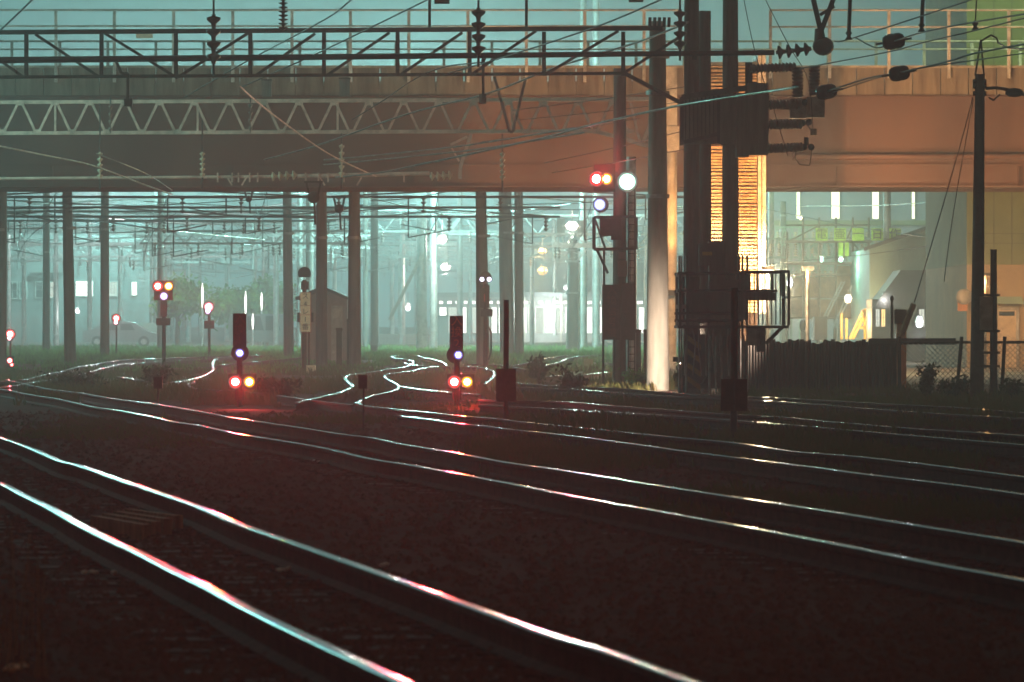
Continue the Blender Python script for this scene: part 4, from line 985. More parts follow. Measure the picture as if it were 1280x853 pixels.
def right_pole():
    D = 96.0; t = thing('wooden_pole', 'dark slender pole with a peaked wire frame on top at right', 'pole', Vector((P(1222, 0, D).x, D, 0)))
    MB().tube(Vector((P(1221, 0, D).x, D, -.1)), P(1225, 93, D), mpx(9, D), mpx(6, D), 14).build('shaft', 'iron', t)
    a = MB()
    for x in (1219, 1230): a.beam(P(x, 95, D), P(1226, 50, D), .035)
    a.path([P(1226, 52, D), P(1239, 44, D), P(1246, 48, D), P(1248, 55, D)], .02); a.build('top_frame', 'black', t)
    c = MB(); 
    for y in (102, 108, 117): c.tube(P(1216, y, D), P(1233, y, D), mpx(3, D), n=8)
    c.path([P(1232, 111, D), P(1245, 110, D), P(1258, 112, D), P(1285, 120, D)], .035); c.ball(P(1268, 116, D), mpx(12, D), .12, mpx(6, D), 10)
    c.path([P(1236, 122, D), P(1242, 126, D), P(1250, 118, D)], .02); c.build('cable_clamp', 'black', t)
    MB().box(P(1225, 413, D-.2), P(1239, 371, D+.1)).build('meter_box', 'galvanised', t)
    b = MB()
    for y in (369, 414, 441, 458): b.beam(P(1218, y, D-.15), P(1250, y, D-.15), .05)
    b.build('cross_bar', 'iron', t)
    pole('short dark stump pole right of the wooden pole', 1242, 494, 312, 8, 10, 'iron', 'dark poles of the switchgear cluster', D=96.4, extras=False)
right_pole()
def fence_left():
    D = 103.0; xa, xb = P(925, 0, D).x, P(1118, 0, D).x; t = thing('sheet_fence', 'dark corrugated sheet fence behind the nearest right hand track', 'fence', ((xa+xb)/2, D, 0))
    rr = random.Random(8); w = (xb-xa)/13
    for k in range(13):
        f = MB(); x0 = xa+k*w; top = P(0, 427+rr.uniform(-2.5, 2.5), D).z; n = 8; v = []
        for i in range(n+1):
            y = D+(.04 if i % 2 else 0)+k % 2*.02; x = x0+w*i/n; v += [(x, y, 0), (x, y, top+.02*math.sin(i))]
        f.add(v, [(2*i, 2*i+2, 2*i+3, 2*i+1) for i in range(n)]); f.add([(a, b+.03, c) for a, b, c in v], [(2*i, 2*i+1, 2*i+3, 2*i+2) for i in range(n)])
        f.add([v[0], v[1], (v[1][0], v[1][1]+.03, v[1][2]), (v[0][0], v[0][1]+.03, v[0][2])], [(0, 1, 2, 3)])
        f.build('panel', 'sheet_dark', t)
    for k in range(6): x = xa+(xb-xa)*k/5; MB().box((x-.04, D-.12, 0), (x+.04, D-.03, P(0, 424, D).z)).build('post', 'iron', t)
    MB().box((P(1085, 0, D).x, D-.3, P(0, 431, D).z), (P(1193, 0, D).x, D-.05, P(0, 423, D).z)).build('top_beam', 'black', t)
fence_left()
def fence_chain():
    D = 102.0; xa, xb = P(1120, 0, D).x, P(1420, 0, D).x; t = thing('chain_link_fence', 'see-through chain link fence with leaning posts at right', 'fence', ((xa+xb)/2, D, 0))
    zt = P(0, 428, D).z; m = MB(); s = .11; n = int((xb-xa)/s); H = zt-.05
    k = -int(H/s)-1
    while k < n:
        for sg in (1, -1):
            x0 = xa+k*s if sg > 0 else xa+k*s+H
            a = Vector((x0, D, .05)); b = Vector((x0+sg*H, D+.004*sg, zt))
            if min(a.x, b.x) > xa-.01 and max(a.x, b.x) < xb: m.beam(a, b, .013)
        k += 1
    m.build('mesh', 'galvanised', t); MB().tube((xa, D, zt), (xb, D, zt), .03, n=6).build('top_rail', 'iron', t)
    for x0, x1 in ((1124, 1124), (1196, 1202), (1252, 1256), (1330, 1330)): MB().tube((P(x0, 0, D).x, D-.05, 0), P(x1, 421, D-.05), .04, n=8).build('post', 'iron', t)
fence_chain()
def stakes():
    t = thing('leaning_pole', 'wooden pole leaning right over the end of the sheet fence', 'pole', G(1112, 492))
    MB().tube(P(1108, 468, 104.6), P(1142, 380, 104.6), .07, .06, 10).build('shaft', 'wood', t)
    t = thing('warning_board', 'small dark board on an orange post beside the leaning pole', 'sign', Vector((P(1126, 0, 106).x, 106, 0)))
    MB().box((P(1121, 0, 106).x, 106, 0), (P(1133, 0, 106).x, 106.1, P(0, 404, 106).z)).build('post', 'orange_wood', t)
    MB().box(P(1118, 405, 105.8), P(1133, 387, 105.9)).build('board', 'iron', t); MB().box(P(1121, 417, 105.9), P(1131, 406, 105.96)).build('plate', 'board_cream', t)
    t = thing('short_stake', 'thin dark stake left of the small dark board', 'stake', Vector((P(1115, 0, 105).x, 105, 0)))
    MB().beam(Vector((P(1115, 0, 105).x, 105, 0)), P(1115, 372, 105), .06).build('shaft', 'iron', t)
    MB().ball(P(1115, 374, 105), .045, .045, .08, 8).build('tip', 'iron', t)
stakes()
def timber(label, x, y0, y1, w, D):
    t = thing('timber_post', label, 'post', Vector((P(x, 0, D).x, D, 0)), 'dark timber posts behind the signal mast')
    MB().beam(Vector((P(x, 0, D).x, D, 0)), P(x, y0, D), mpx(w, D)).build('shaft', 'iron', t); MB().box(P(x-w*.6, y0+3, D-.09), P(x+w*.6, y0-1, D+.09)).build('cap', 'rust', t)
timber('left dark timber post behind the signal mast', 798, 413, 480, 6, 113)
timber('middle dark timber post behind the signal mast', 807, 413, 482, 5, 112)
timber('right dark timber post touching the pale column', 815, 400, 484, 6, 111)
timber('short post with a cap between the lettered board and the stout pole', 424, 411, 455, 7, 150)
timber('thin post leaning on the left side of the stout pole', 435, 400, 455, 3, 148)

# ------------------------------------------------------------------ signals
def lens(t, x, y, D, r, col, k, watts=0, cone=70, face=None):
    c = P(x, y, D); hood = MB(); R0 = mpx(r, D)
    n = 'signal_%s' % face
    if n not in M: emit(n, tuple(.25+.75*v for v in col), k)
    hood.lathe(c+Vector((0, .12, 0)), c+Vector((0, -.16, 0)), [(0, R0*.6), (.35, R0*1.45), (.99, R0*1.5), (1, R0*1.4), (.55, R0*1.2), (.45, R0*1.15)], 16)
    h = hood.build('lamp_hood', 'black', t)
    n2 = n+'_glass'
    if n2 not in M: emit(n2, tuple(v**2.2 for v in col), 2.2)
    e = MB(); e.ball(c+Vector((0, -.06, 0)), R0*1.12, .05, R0*1.12, 18); e.ball(c+Vector((0, -.10, 0)), R0*.74, .05, R0*.74, 16, 1); e.build('lens', [n2, n], h)
    if watts: lamp('lamp_light', t, c+Vector((0, -.24, 0)), tuple(v**2 for v in col), watts*.7, .04, 6, Vector((0, 0, CZ)), 1.0)
RED = (1, .06, .05); WHR = (1, .72, .66); YEL = (1, .62, .12); BLU = (.45, .45, 1)
def shunt(label, x, D, board, bl, by, lamps, chars, cm, seed=0):
    g = Vector((P(x, 0, D).x, D, 0)); t = thing('shunting_signal', label, 'signal', g, 'low shunting signals with tall lettered boards')
    MB().tube(g, P(x, 440, D), .05, n=10).build('post', 'iron', t)
    b = MB(); b.box(P(board[0], board[3], D+.03), P(board[2], board[1], D+.09)); b.build('board', 'board_maroon', t)
    n = len(chars); h = (board[3]-board[1])/3
    for i, c in enumerate(chars): text(c, 'lettering', P(x, board[1]+h*(i+.5), D+.024), mpx(h*1.02, D), cm, t, .004, sx=1.05)
    d = MB(); d.tube(P(bl[0], by, D+.04), P(bl[0], by, D-.01), mpx(11, D), n=20); d.build('disc', 'black', t)
    lens(t, bl[1], by+.5, D, 4.2, BLU, 14, 260, 60, 'blue')
    c = MB(); c.box(P(lamps[0]-9, 487, D), P(lamps[1]+9, 468, D+.18)); c.box(P(x-6, 500, D+.02), P(x+6, 487.2, D+.15)); c.build('lamp_case', 'board_maroon', t)
    lens(t, lamps[0], 477.5, D, 6.2, (1, .22, .2), 22, 500, 75, 'pinkwhite'); lens(t, lamps[1], 477.5, D, 5.6, (1, .62, .10), 14, 500, 75, 'amber')
    lamp('lamp_light', t, P((lamps[0]+lamps[1])/2+1, 482, D-.35), (1, .03, .04), 3600, .05, 4.5, (0, 0, CZ), 1.0)
    lamp('lamp_light', t, P((lamps[0]+lamps[1])/2+4, 484, D-.8), (1, .05, .06), 150, .05, 110, (P(x+10, 0, D).x, D-3.5, 0), .8)  # added red spot, there only to redden the ground ahead
shunt('left shunting signal with a blank looking maroon board and two glaring lamps', 299.5, 84, (291, 392, 308, 433), (300, 300), 441, (294.5, 312), '入換1', 'board_dim_letters')
shunt('right shunting signal with orange letters on its maroon board', 571, 84, (562, 395, 579, 437), (569, 573), 443.5, (568, 584), '入換2', 'board_letters')
def dwarf(label, x, ybase, D, lenses, plate=None, post=3, halo=10, wid=1.0, arm=True, body=None):
    g = Vector((P(x, 0, D).x, D, 0)); t = thing('yard_signal', label, 'signal', g, 'glowing signals of the far yard')
    ys = min(l[1] for l in lenses); MB().tube(g, P(x, ys+6, D), mpx(post, D)/2, n=8).build('post', 'iron', t)
    b = MB(); yt = ys-7*wid; yb = max(l[1] for l in lenses)+5*wid
    b.box(P(min(l[0] for l in lenses)-5*wid, yb, D+.06), P(max(l[0] for l in lenses)+5*wid, yt, D+.2)); b.build('backboard', 'board_maroon', t)
    for l in lenses: lens(t, l[0], l[1], D, l[2], l[3], l[4], l[5]*8, 70, l[6])
    if plate: MB().box(P(plate[0], plate[3], D-.1), P(plate[2], plate[1], D+.1)).build('plate', 'iron', t)
    if body: MB().box(P(body[0], body[3], D-.06), P(body[2], body[1], D+.05)).build('name_board', 'board_maroon', t)
    lamp('lamp_light', t, P(x, ys-2, D-.4), (1, .03, .04), halo*90, .05, 4.5, (0, 0, CZ), 1.0); lamp('lamp_light', t, P(x, ys, D-.5), (1, .05, .06), halo, .05)
    return t
dwarf('tallest of the left red signals, with a cross plate on its post', 205, 462, 146, [(197.5, 358, 5, (1, .25, .2), 16, 30, 'pinkwhite2'), (211, 358, 4.6, (1, .64, .14), 12, 30, 'amber2'), (205, 370.5, 4, (.8, .65, 1), 12, 12, 'violet')], (195, 398, 213, 407), 5, 28, body=(200.5, 376, 209, 396))
dwarf('distant red signal on a thin leaning post at left', 145.5, 450, 190, [(145.5, 398, 4, (1, .3, .28), 9, 22, 'redpink'), (145, 403, 2.6, (1, .7, .75), 8, 8, 'pale')], None, 2, 20, .6)
dwarf('distant pinkish white signal above a round dark plate', 261.5, 448, 185, [(261, 384, 5, (1, .55, .6), 12, 26, 'pinkwhite3'), (260, 389, 3.2, (.9, .75, 1), 9, 8, 'pale2')], (255, 401, 268, 411), 3.5, 22, .6)
dwarf('red signal close to the left edge of the picture', 13, 470, 165, [(13, 418, 4.8, (1, .38, .36), 9, 24, 'redpink2'), (12, 423, 2.6, (1, .75, .8), 8, 8, 'pale3')], None, 2.4, 22, .6)
def ground_reflector(label, x, y, D):
    t = thing('ground_signal', label, 'signal', Vector((P(x, 0, D).x, D, 0))); MB().box(P(x-5, y+9, D), P(x+5, y-6, D+.15)).build('case', 'board_maroon', t)
    lens(t, x-.5, y, D, 3.2, (1, .3, .3), 8, 10, 70, 'redlow'); lens(t, x+2, y+5, D, 2.2, RED, 6, 0, 70, 'redlow2')
ground_reflector('small red ground signal below the leftmost red signal', 13, 451, 150)
def round_signal(label, x, yc, D, rr, eyes, ybase):
    g = Vector((P(x, 0, D).x, D, 0)); t = thing('round_signal', label, 'signal', g); c = P(x, yc, D)
    MB().tube(g, P(x, yc+8, D), mpx(3, D), mpx(2.4, D), 10).build('post', 'rust', t)
    b = MB(); R0 = mpx(rr, D); pts = [c+Vector((R0*math.cos(a), 0, R0*math.sin(a))) for a in [R(-35+k*250/18) for k in range(19)]]; b.poly(pts[::-1], .14); b.build('round_head', 'black', t)
    for ex, ey in eyes: lens(t, ex, ey, D-.05, 2.6, (.9, .85, 1), 9, 5, 60, 'eye')
    return t, D
t, D = round_signal('unlit round headed signal with a white lettered board below it', 380.5, 342, 140, 8.3, (), 465)
MB().box(P(375.5, 415, D-.08), P(388, 366, D-.02)).build('name_board', 'board_cream', t)
o = MB(); o.box(P(374.5, 415.6, D-.075), P(375.4, 365.4, D-.02)); o.box(P(388.1, 415.6, D-.075), P(389, 365.4, D-.02))
for y in (365.4, 382, 393.5, 406, 415.6): o.box(P(375.5, y+.5, D-.085), P(388, y, D-.0801))
o.build('board_trim', 'trim_red', t)
for i, c in enumerate('ス4レ1番'): text(c, 'lettering', P(381.7, 370.8+i*9.6, D-.086), mpx(8.6, D), 'ink', t, .003)
b = MB(); b.box(P(371.5, 403, D+.02), P(392, 391, D+.16)); b.box(P(376, 362, D-.02), P(386, 352, D+.1)); b.build('bracket', 'iron', t)
MB().tube(P(386, 462, D+.05), P(386, 415, D+.05), .03, n=6).build('conduit', 'rust', t)
t, D = round_signal('round headed signal with two small white eyes and red characters', 607, 347, 143, 7.5, ((602.5, 349.5), (611.5, 349.5)), 458)
MB().box(P(600, 385, D-.05), P(612, 356, D+.08)).build('name_board', 'black', t)
text('了', 'lettering', P(604.5, 357, D-.056), mpx(7.5, D), 'trim_red', t, .004); text('1', 'lettering', P(605.5, 373, D-.056), mpx(14, D), 'trim_red', t, .004)
MB().box(P(601, 396, D-.1), P(616, 386.5, D+.1)).build('junction_box', 'iron', t); MB().path([P(611, 450, D), P(614, 440, D), P(614, 415, D), P(610, 408, D)], .03).build('conduit', 'iron', t)
def main_signal():
    D = 112.0; g = Vector((P(774, 0, D).x, D, 0)); t = thing('signal_mast', 'tall signal mast with red, green white and blue lamps, cages and lettered plates', 'signal', g)
    m = MB(); m.tube(g, P(775, 86, D), mpx(8.5, D), mpx(7.8, D), 16); m.build('mast', 'concrete_dark', t)
    m = MB(); m.tube(Vector((P(788, 0, D+1).x, D+1, 0)), P(789, 196, D+1), mpx(8, D), mpx(6, D), 12); m.build('rear_mast', 'galvanised', t)
    b = MB(); b.box(P(742, 240, D-.1), P(770, 206, D+.15)); b.tube(P(751, 256, D+.2), P(751, 256, D-.1), mpx(10, D), n=18); b.tube(P(783, 226, D+.12), P(783, 226, D-.08), mpx(11, D), n=18); b.build('backboard', 'board_maroon', t)
    lens(t, 745.5, 224, D-.2, 7.2, (1, .2, .2), 22, 700, 70, 'bigpink'); lens(t, 758, 224, D-.2, 6, (1, .60, .12), 14, 700, 70, 'bigamber')
    lens(t, 784, 227.5, D-.2, 9.2, (.75, 1, .88), 20, 2600, 70, 'biggreen'); lens(t, 749.5, 256, D-.2, 6, (.6, .65, 1), 16, 900, 70, 'bigblue')
    lamp('lamp_light', t, P(752, 222, D-.6), (1, .03, .04), 4600, .05, 4.5, (0, 0, CZ), 1.0); lamp('lamp_light', t, P(752, 217, D-.6), (1, .06, .06), 25, .06)
    c = MB()
    for a, e in (((742, 272), (795, 271)), ((742, 312), (795, 311))): c.beam(P(*a, D-.4), P(*e, D-.4), .07); c.beam(P(*a, D+.5), P(*e, D+.5), .06)
    for x in (742.5, 795): c.beam(P(x, 312, D-.4), P(x, 272, D-.4), .08); c.beam(P(x, 312, D+.5), P(x, 272, D+.5), .06)
    c.beam(P(744, 275, D-.4), P(757, 312, D-.4), .05); c.beam(P(746, 312, D-.4), P(760, 342, D-.4), .06); c.beam(P(754, 356, D-.2), P(754, 480, D-.2), .05); c.beam(P(755, 312, D-.2), P(755, 360, D-.2), .05); c.beam(P(768, 425, D-.2), P(768, 482, D-.2), .04)
    c.build('cage', 'iron', t)
    bx = MB(); bx.box(P(750, 295, D-.3), P(764, 274, D)); bx.box(P(764, 300, D-.25), P(776, 272, D)); bx.build('case', 'board_maroon', t)
    p = MB(); p.box(P(773, 324, D-.36), P(783, 315, D-.32)); p.box(P(772, 346, D-.36), P(784, 326, D-.32)); p.build('number_plate', 'wall_pink', t)
    p = MB(); p.box(P(755, 425, D-.34), P(775, 356, D-.3)); p.box(P(777, 425, D-.3), P(794, 354, D-.27)); po = p.build('route_board', 'board_maroon', t)
    for i, c_ in enumerate('入換信号機'): text(c_, 'lettering', P(765, 363+i*13.5, D-.342), mpx(12, D), 'board_dim_letters', t, .004)
    l = MB(); 
    for k in range(26): l.beam(P(786, 470-k*9, D-.16), P(793, 470-k*9, D-.16), .02)
    l.beam(P(785.5, 478, D-.16), P(785.5, 236, D-.16), .03); l.beam(P(793.5, 478, D-.16), P(793.5, 236, D-.16), .03); l.build('ladder', 'iron', t)
main_signal()
def lineside(label, x, box, post_top, yb, w, D, m='board_maroon', group='dark unlit signs on stakes near the camera', twin=False):
    g = Vector((P(x, 0, D).x, D, 0)); t = thing('lineside_sign', label, 'sign', g, group)
    MB().tube(g, P(x+1, post_top, D), mpx(w, D)/2, n=10).build('post', 'board_maroon' if twin is False else 'iron', t)
    b = MB()
    if twin: mid = (box[0]+box[2])/2; b.box(P(box[0], box[3], D-.09), P(mid-1.5, box[1], D-.05)); b.box(P(mid+1.5, box[3], D-.09), P(box[2], box[1], D-.05)); b.box(P(box[0], box[3]-8, D-.048), P(box[2], box[3]-10, D-.02))
    else: b.box(P(box[0], box[3], D-.12), P(box[2], box[1], D-.06)); b.box(P(box[0]-.6, box[1], D-.14), P(box[2]+.6, box[1]-1, D-.05))
    b.build('board', m, t); return t
lineside('dark square sign on a tall stake right of the right shunting signal', 632, (620, 462, 645, 502), 375, 530, 6.5, 70)
lineside('pair of narrow brown boards on a dark post before the sheet fence', 917, (901, 474, 934, 514), 360, 595, 9, 62, 'rust', twin=True)
lineside('thin stake with a small dark head between the shunting signals', 454, (448, 470, 459, 486), 472, 545, 2.5, 66)
lineside('thin stake with a small dark head, left of the left shunting signal', 197, (192, 472, 203, 486), 474, 510, 2, 80)
def cabinet(label, x0, y0, x1, y1, D, m):
    t = thing('trackside_box', label, 'box', Vector((P((x0+x1)/2, 0, D).x, D, 0)), 'small boxes on the ground between the sidings')
    MB().box((P(x0, 0, D).x, D, 0), (P(x1, 0, D).x, D+.4, P(0, y0, D).z)).build('box_body', m, t); MB().box(P(x0-.6, y0, D-.03)+Vector((0, 0, .002)), P(x1+.6, y0-1.2, D+.43)).build('lid', m, t)
cabinet('dull green ridged box left of the round dark bush', 702, 466, 728, 482, 110, 'wall_green')
cabinet('pale small box with dark letters in the grass', 730, 450, 741, 460, 150, 'wall_green')
cabinet('pinkish stone block at the foot of the lettered board signal', 383, 458, 394, 467, 136, 'board_cream')
cabinet('concrete stub near the lower left corner with lamp light painted on in orange', 4, 838, 30, 860, 21, 'orange_wood')  # concrete coloured orange in place of lamp light
cabinet('small dark box on a stub among the far grass', 464, 433, 471, 441, 205, 'board_maroon')
cabinet('reddish low box at left of the tallest left signal', 172, 451, 181, 457, 165, 'trim_red')
# reeds in the lower left corner
def reeds():
    g = G(18, 850); rr = random.Random(2); t = thing('dry_reeds', 'tall dry reed stems in the lower left corner', 'plant', g, None); mb = MB()
    for _ in range(16):
        x = rr.uniform(-5, 62); b = G(x, rr.uniform(820, 850)); h = rr.uniform(.25, .62); e = b+Vector((rr.uniform(-.04, .07), 0, h)); mb.tube(b, e, .004, .0015, 4)
        for k in range(5): p = b.lerp(e, rr.uniform(.4, 1)); mb.tube(p, p+Vector((rr.uniform(-.04, .04), 0, rr.uniform(.02, .05))), .002, .0008, 3)
    mb.build('stem', 'wood', t)
reeds()

# ------------------------------------------------------------------ wires
def wire(label, pts, r=.012, m='wire', group='overhead wires'):
    """pts: (x, y, distance); sags are in the points"""
    q = [P(*p) for p in catmull([tuple(map(float, p)) for p in pts], 5)] if len(pts) > 2 else [P(*p) for p in pts]
    o = MB().path(q, r, 6).build('overhead_wire', m); tag(o, label, 'wire', group)
wire('black wire crossing the upper left corner', [(-30, 62, 80), (0, 38, 76), (40, 0, 70), (62, -22, 68)], .016)
wire('black wire rising to the top edge, left of centre', [(230, 122, 110), (310, 76, 100), (407, 24, 84), (439, 0, 80), (460, -16, 78)], .014)
wire('black wire rising to the top edge beside the middle upright', [(300, 110, 110), (345, 90, 105), (407, 62, 96), (534, 0, 82), (570, -18, 80)], .015)
wire('black wire with clamps sagging before the bridge, middle', [(440, 150, 118), (482, 124, 112), (517, 100, 106), (555, 84, 102), (604, 78, 100)], .014)
wire('long black wire passing high in front of the tall poles', [(560, 92, 100), (635, 70, 92), (750, 32, 80), (826, 0, 74), (870, -18, 72)], .014)
wire('green glinting wire climbing to the right through the truss', [(330, 200, 125), (400, 181, 122), (512, 142, 118), (613, 116, 112), (690, 86, 106), (800, 52, 100), (860, 28, 96)], .022, 'copper_wire')
wire('brightest white green wire crossing under the truss', [(420, 222, 124), (475, 216, 120), (520, 207, 116), (600, 190, 111), (690, 170, 106), (725, 160, 104), (850, 132, 98), (998, 109, 93)], .024, 'copper_wire')
wire('green wire left of the bracket, upper one', [(405, 200, 124), (432, 198, 123), (512, 190, 119), (590, 181, 115), (720, 160, 108)], .02, 'copper_wire')
wire('green wire left of the bracket, lower one', [(405, 206, 124), (440, 203, 122), (523, 195, 118), (604, 186, 113), (730, 166, 107)], .02, 'copper_wire')
wire('green wire falling from the left edge before the girder', [(-20, 179, 108), (55, 194, 113), (115, 207, 117), (180, 231, 122), (215, 243, 125)], .022, 'copper_wire')
wire('pale green wire low at left under the bridge', [(60, 266, 180), (75, 272, 178), (125, 277, 172), (220, 289, 165), (330, 300, 200)], .024, 'copper_wire')
wire('pinkish wire slanting down across the truss', [(300, 108, 104), (315, 122, 106), (350, 150, 112), (410, 192, 120), (470, 221, 125)], .02, 'truss_paint')
wire('thin wire fanning out left of the bracket', [(120, 192, 118), (180, 216, 120), (215, 238, 124)], .014, 'copper_wire')
wire('topmost right wire running to the large black bell', [(1044, 52, 90), (1069, 47, 88), (1214, 0, 78), (1260, -16, 75)], .013)
wire('right wire through the upper black float', [(1069, 47, 88), (1096, 60, 87), (1117, 52, 85), (1156, 40, 80), (1211, 29, 76), (1300, 15, 70)], .014)
wire('long thin wire behind the upper black float', [(1000, 86, 92), (1111, 65, 86), (1156, 53, 82), (1220, 38, 78), (1300, 18, 72)], .012)
wire('right wire through the lower black float', [(1033, 115, 88), (1085, 98, 85), (1124, 91, 82), (1185, 77, 78), (1218, 67, 76), (1300, 52, 72)], .016)
wire('second strand beside the lower black float', [(1040, 116, 88), (1085, 101, 85), (1111, 94, 83), (1160, 84, 80), (1300, 64, 72)], .010)
wire('stay wire falling from the cluster top to the right', [(952, -10, 97), (985, 55, 97), (1010, 100, 98), (1016, 160, 98.6)], .009)
wire('thin stay wire right of the cluster', [(928, -10, 97), (945, 70, 97.5), (968, 140, 98), (985, 195, 98.6)], .009)
wire('guy wire of the wooden pole, left strand', [(1216, 122, 95.8), (1198, 190, 95.5), (1166, 300, 95), (1143, 378, 94.5)], .010)
wire('guy wire of the wooden pole, second strand', [(1217, 124, 95.8), (1202, 205, 96), (1188, 290, 98), (1180, 352, 100)], .008)
wire('wire rising from the peaked frame to the right edge', [(1248, 54, 96), (1262, 60, 92), (1300, 62, 88)], .018)
for i, (x0, y0, x1, y1, d) in enumerate([(640, 138, 860, 108, 115), (650, 150, 870, 125, 115), (600, 178, 800, 148, 118), (680, 204, 870, 160, 112), (690, 216, 880, 182, 110)]):
    wire(['thin dark wire before the bridge, uppermost of five right of centre', 'thin dark wire before the bridge, second of five right of centre', 'thin dark wire before the bridge, third of five right of centre', 'thin dark wire before the bridge, fourth of five right of centre', 'thin dark wire before the bridge, lowest of five right of centre'][i], [(x0, y0, d+8), ((x0+x1)/2, (y0+y1)/2+1.5, d), (x1, y1, d-8)], .010)
def floatx(label, x, y, w, h, D):
    t = thing('wire_float', label, 'wire weight', P(x, y, D), 'ribbed black weights on the wires at upper right'); a = P(x-w/2, y+h*.12, D); b = P(x+w/2, y-h*.12, D); r = mpx(h/2, D)
    MB().lathe(a, b, [(0, r*.3), (.05, r*.7), (.2, r*.95), (.24, r*.9), (.3, r), (.5, r), (.54, r*.93), (.6, r), (.8, r*.95), (.95, r*.7), (1, r*.3)], 16).build('weight', 'gloss_black', t)
    MB().tube(a+Vector((-.12, 0, -.02)), b+Vector((.12, 0, .02)), .02, n=6).build('clamp', 'iron', t)
floatx('upper ribbed black weight, right of the big black bell', 1117, 52, 28, 20, 85)
floatx('middle ribbed black weight below the upper one', 1124, 92, 26, 19, 82)
floatx('lowest ribbed black weight beside the bushings', 1033, 115, 26, 19, 88)
for i, (x, y0, y1, lab) in enumerate([(1061, -10, 50, 'thick dropper rod ending on the top right wire'), (1152, -10, 40, 'thick dropper rod further right at the top edge'), (1219, -5, 38, 'thin dropper rod near the right edge of the top')]):
    tt = thing('dropper_rod', lab, 'rod', P(x, y1, 84), 'dropper rods at the top right'); MB().tube(P(x+2, y0, 84), P(x, y1-9, 84), .035 if i < 2 else .012, n=8).build('rod', 'iron', tt); MB().lathe(P(x, y1-12, 84), P(x, y1, 84), [(0, .02), (.3, .06), (.6, .03), (1, .07)], 8).build('clamp', 'black', tt)
# catenary pairs along the yard: a straight contact wire under a sagging messenger with droppers
def catenary(label, x0, x1, zc, Da, Db, seed):
    rr = random.Random(seed); mb = MB(); n = max(2, int((Db-Da)/34)); X = lambda D: (x0+(x1-x0)*((D-Da)/(Db-Da))**.9)
    for k in range(n):
        a = Da+(Db-Da)*k/n; b = Da+(Db-Da)*(k+1)/n; pc = []; pm = []
        for i in range(9):
            D = a+(b-a)*i/8; u = i/8; pc.append(Vector((X(D), D, zc))); pm.append(Vector((X(D), D, zc+.35+.75*(2*u-1)**2)))
        mb.path(pc, .012, 4); mb.path(pm, .012, 4)
        for i in range(1, 8): mb.tube(pc[i], pm[i], .005, n=3, caps=False)
    tag(mb.build('catenary_wire', 'wire'), label, 'wire', 'catenary wires running down the yard')
for i, (a, b) in enumerate([(-14, -46), (-10.5, -34), (-7.5, -24), (-4.8, -15), (-2.2, -9), (.4, -3), (2.6, 3), (4.6, 9)]):
    catenary(['catenary run farthest left', 'catenary run second from the left', 'catenary run third from the left', 'catenary run left of the middle', 'catenary run at the middle', 'catenary run right of the middle', 'catenary run second from the right', 'catenary run farthest right'][i]+' under the bridge', a, b, 4.75+.1*(i % 3), 150, 455, i)
for i, (x0, y0, D0, x1, y1, D1) in enumerate([(0, 250, 152, 420, 262, 170), (0, 262, 160, 380, 246, 152), (180, 252, 155, 640, 268, 190), (440, 256, 152, 860, 262, 175), (450, 244, 150, 620, 280, 200), (620, 256, 170, 830, 246, 150), (960, 330, 180, 1210, 300, 160), (960, 262, 190, 1180, 300, 170), (1000, 258, 200, 1200, 250, 160)]):
    wire('thin cross wire behind the bridge, '+['from the left edge sloping down', 'from the left edge rising', 'across the centre left', 'centre to the tall column', 'steep one in the centre', 'between lamps and signal mast', 'before the green warehouse', 'falling across the white hall', 'high across the white hall'][i], [(x0, y0, D0), ((x0+x1)/2, (y0+y1)/2+3, (D0+D1)/2), (x1, y1, D1)], .014, 'wire', 'cross wires behind the bridge')

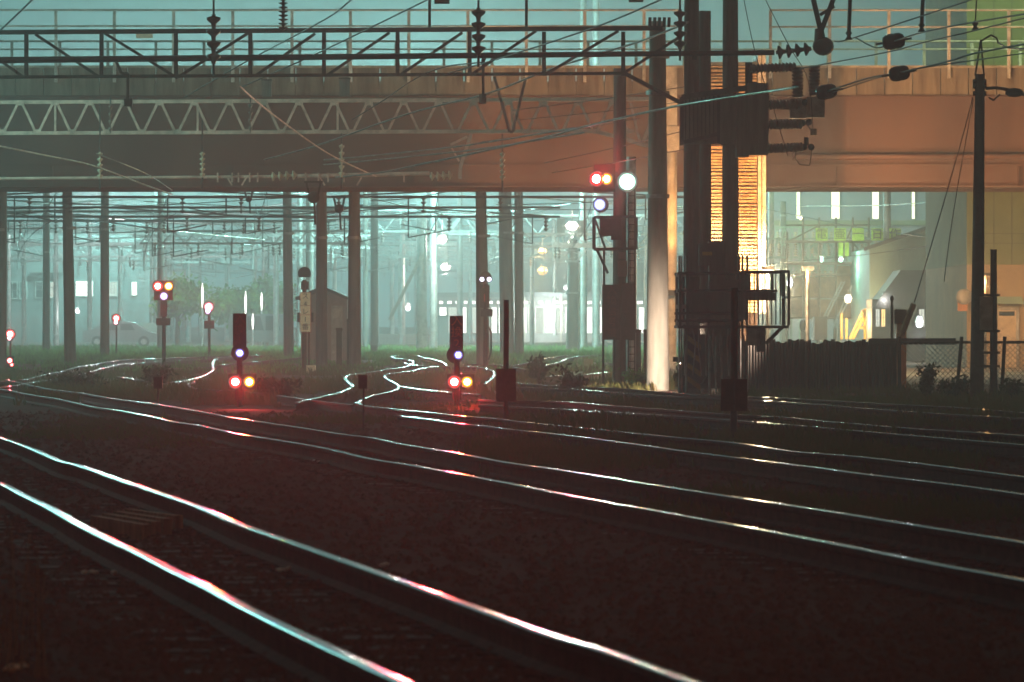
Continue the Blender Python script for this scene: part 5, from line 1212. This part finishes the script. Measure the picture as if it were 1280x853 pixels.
def mist_wires():
    rr = random.Random(21)
    for k in range(70):
        D = rr.uniform(165, 380); x0 = rr.uniform(-40, 760); x1 = x0+rr.uniform(60, 330)*rr.choice([1, 1, -1]); y0 = 400-rr.uniform(4.4, 6.4)*F/D; y1 = y0+rr.uniform(-16, 16)
        wire('one of the many thin cross wires in the lit mist beyond the bridge', [(x0, y0, D), ((x0+x1)/2, (y0+y1)/2+rr.uniform(0, 6), D+8), (x1, y1, D+16)], .014+D/13000, 'galvanised' if k % 3 else 'wire', 'thin cross wires in the mist')
    for k, (x, D, w) in enumerate([(150, 300, 5), (236, 330, 5), (283, 350, 4), (318, 300, 5), (345, 260, 6), (375, 240, 7), (418, 290, 5), (490, 330, 5), (503, 300, 6), (575, 270, 6), (588, 320, 4), (665, 300, 4), (693, 330, 4), (755, 300, 5), (808, 280, 5), (112, 290, 5), (30, 290, 5)]):
        pole('one of the many thin pale poles fading into the mist beyond the bridge', x, 440, 400-rr.uniform(4.8, 7.6)*F/D, w, w+1.5, 'galvanised', 'thin pale poles in the mist', D=D, extras=False)
mist_wires()

def substation():
    rr = random.Random(31)
    for i, (xa, xb, D, z0) in enumerate([(958, 1082, 206, 4.2), (966, 1100, 222, 5.0), (985, 1070, 212, 3.1)]):
        A, B = P(xa, 0, D).x, P(xb, 0, D).x; t = thing('substation_frame', ['green lit substation frame nearest behind the scaffold', 'tallest green lit substation frame before the white hall', 'lowest green lit substation frame behind the scaffold'][i], 'frame', ((A+B)/2, D, 0), 'steel frames of the substation')
        b = MB(); n = 5
        for k in range(n): x = A+(B-A)*k/(n-1); b.beam((x, D, 0), (x, D, z0+.9), .09)
        b.beam((A, D, z0), (B, D, z0), .08); b.beam((A, D, z0+.8), (B, D, z0+.8), .08)
        for k in range(14): x = A+(B-A)*k/14; w = (B-A)/28; b.beam((x, D, z0), (x+w, D, z0+.8), .045); b.beam((x+w, D, z0+.8), (x+2*w, D, z0), .045)
        b.build('frame', 'wall_green', t)
        for k in range(12):
            x = A+(B-A)*(k+.5)/12; m = MB(); insul(m, (x, D-.2, z0+.05), (x, D-.2, z0+.6), 5, .10); m.build('insulator', 'insulator_cream', t)
        p = MB()
        for k in range(9): x = A+rr.random()*(B-A); p.beam((x, D-.3, z0-.1), (x+rr.uniform(-.8, .8), D-.3, z0-rr.uniform(.5, 1.5)), .06)
        p.build('pipework', 'wall_green', t)
substation()
def glints():
    rr = random.Random(5); mb = MB()
    for x, y, n in ((105, 718, 2), (118, 718, 2), (140, 719, 2), (352, 716, 3), (360, 714, 2), (481, 709, 3), (395, 578, 2), (400, 577, 2), (720, 600, 4), (835, 633, 5), (860, 636, 3), (700, 607, 4), (406, 512, 2), (560, 609, 2)):
        for _ in range(n): c = G(x+rr.uniform(-3, 3), y+rr.uniform(-1, 1)); mb.ball(c+Vector((0, 0, .015)), .022, .03, .012, 6)
    struct(mb.build('pale_glints', 'white_paint'), 'stuff')  # white bits painted in where the ballast glints
glints()
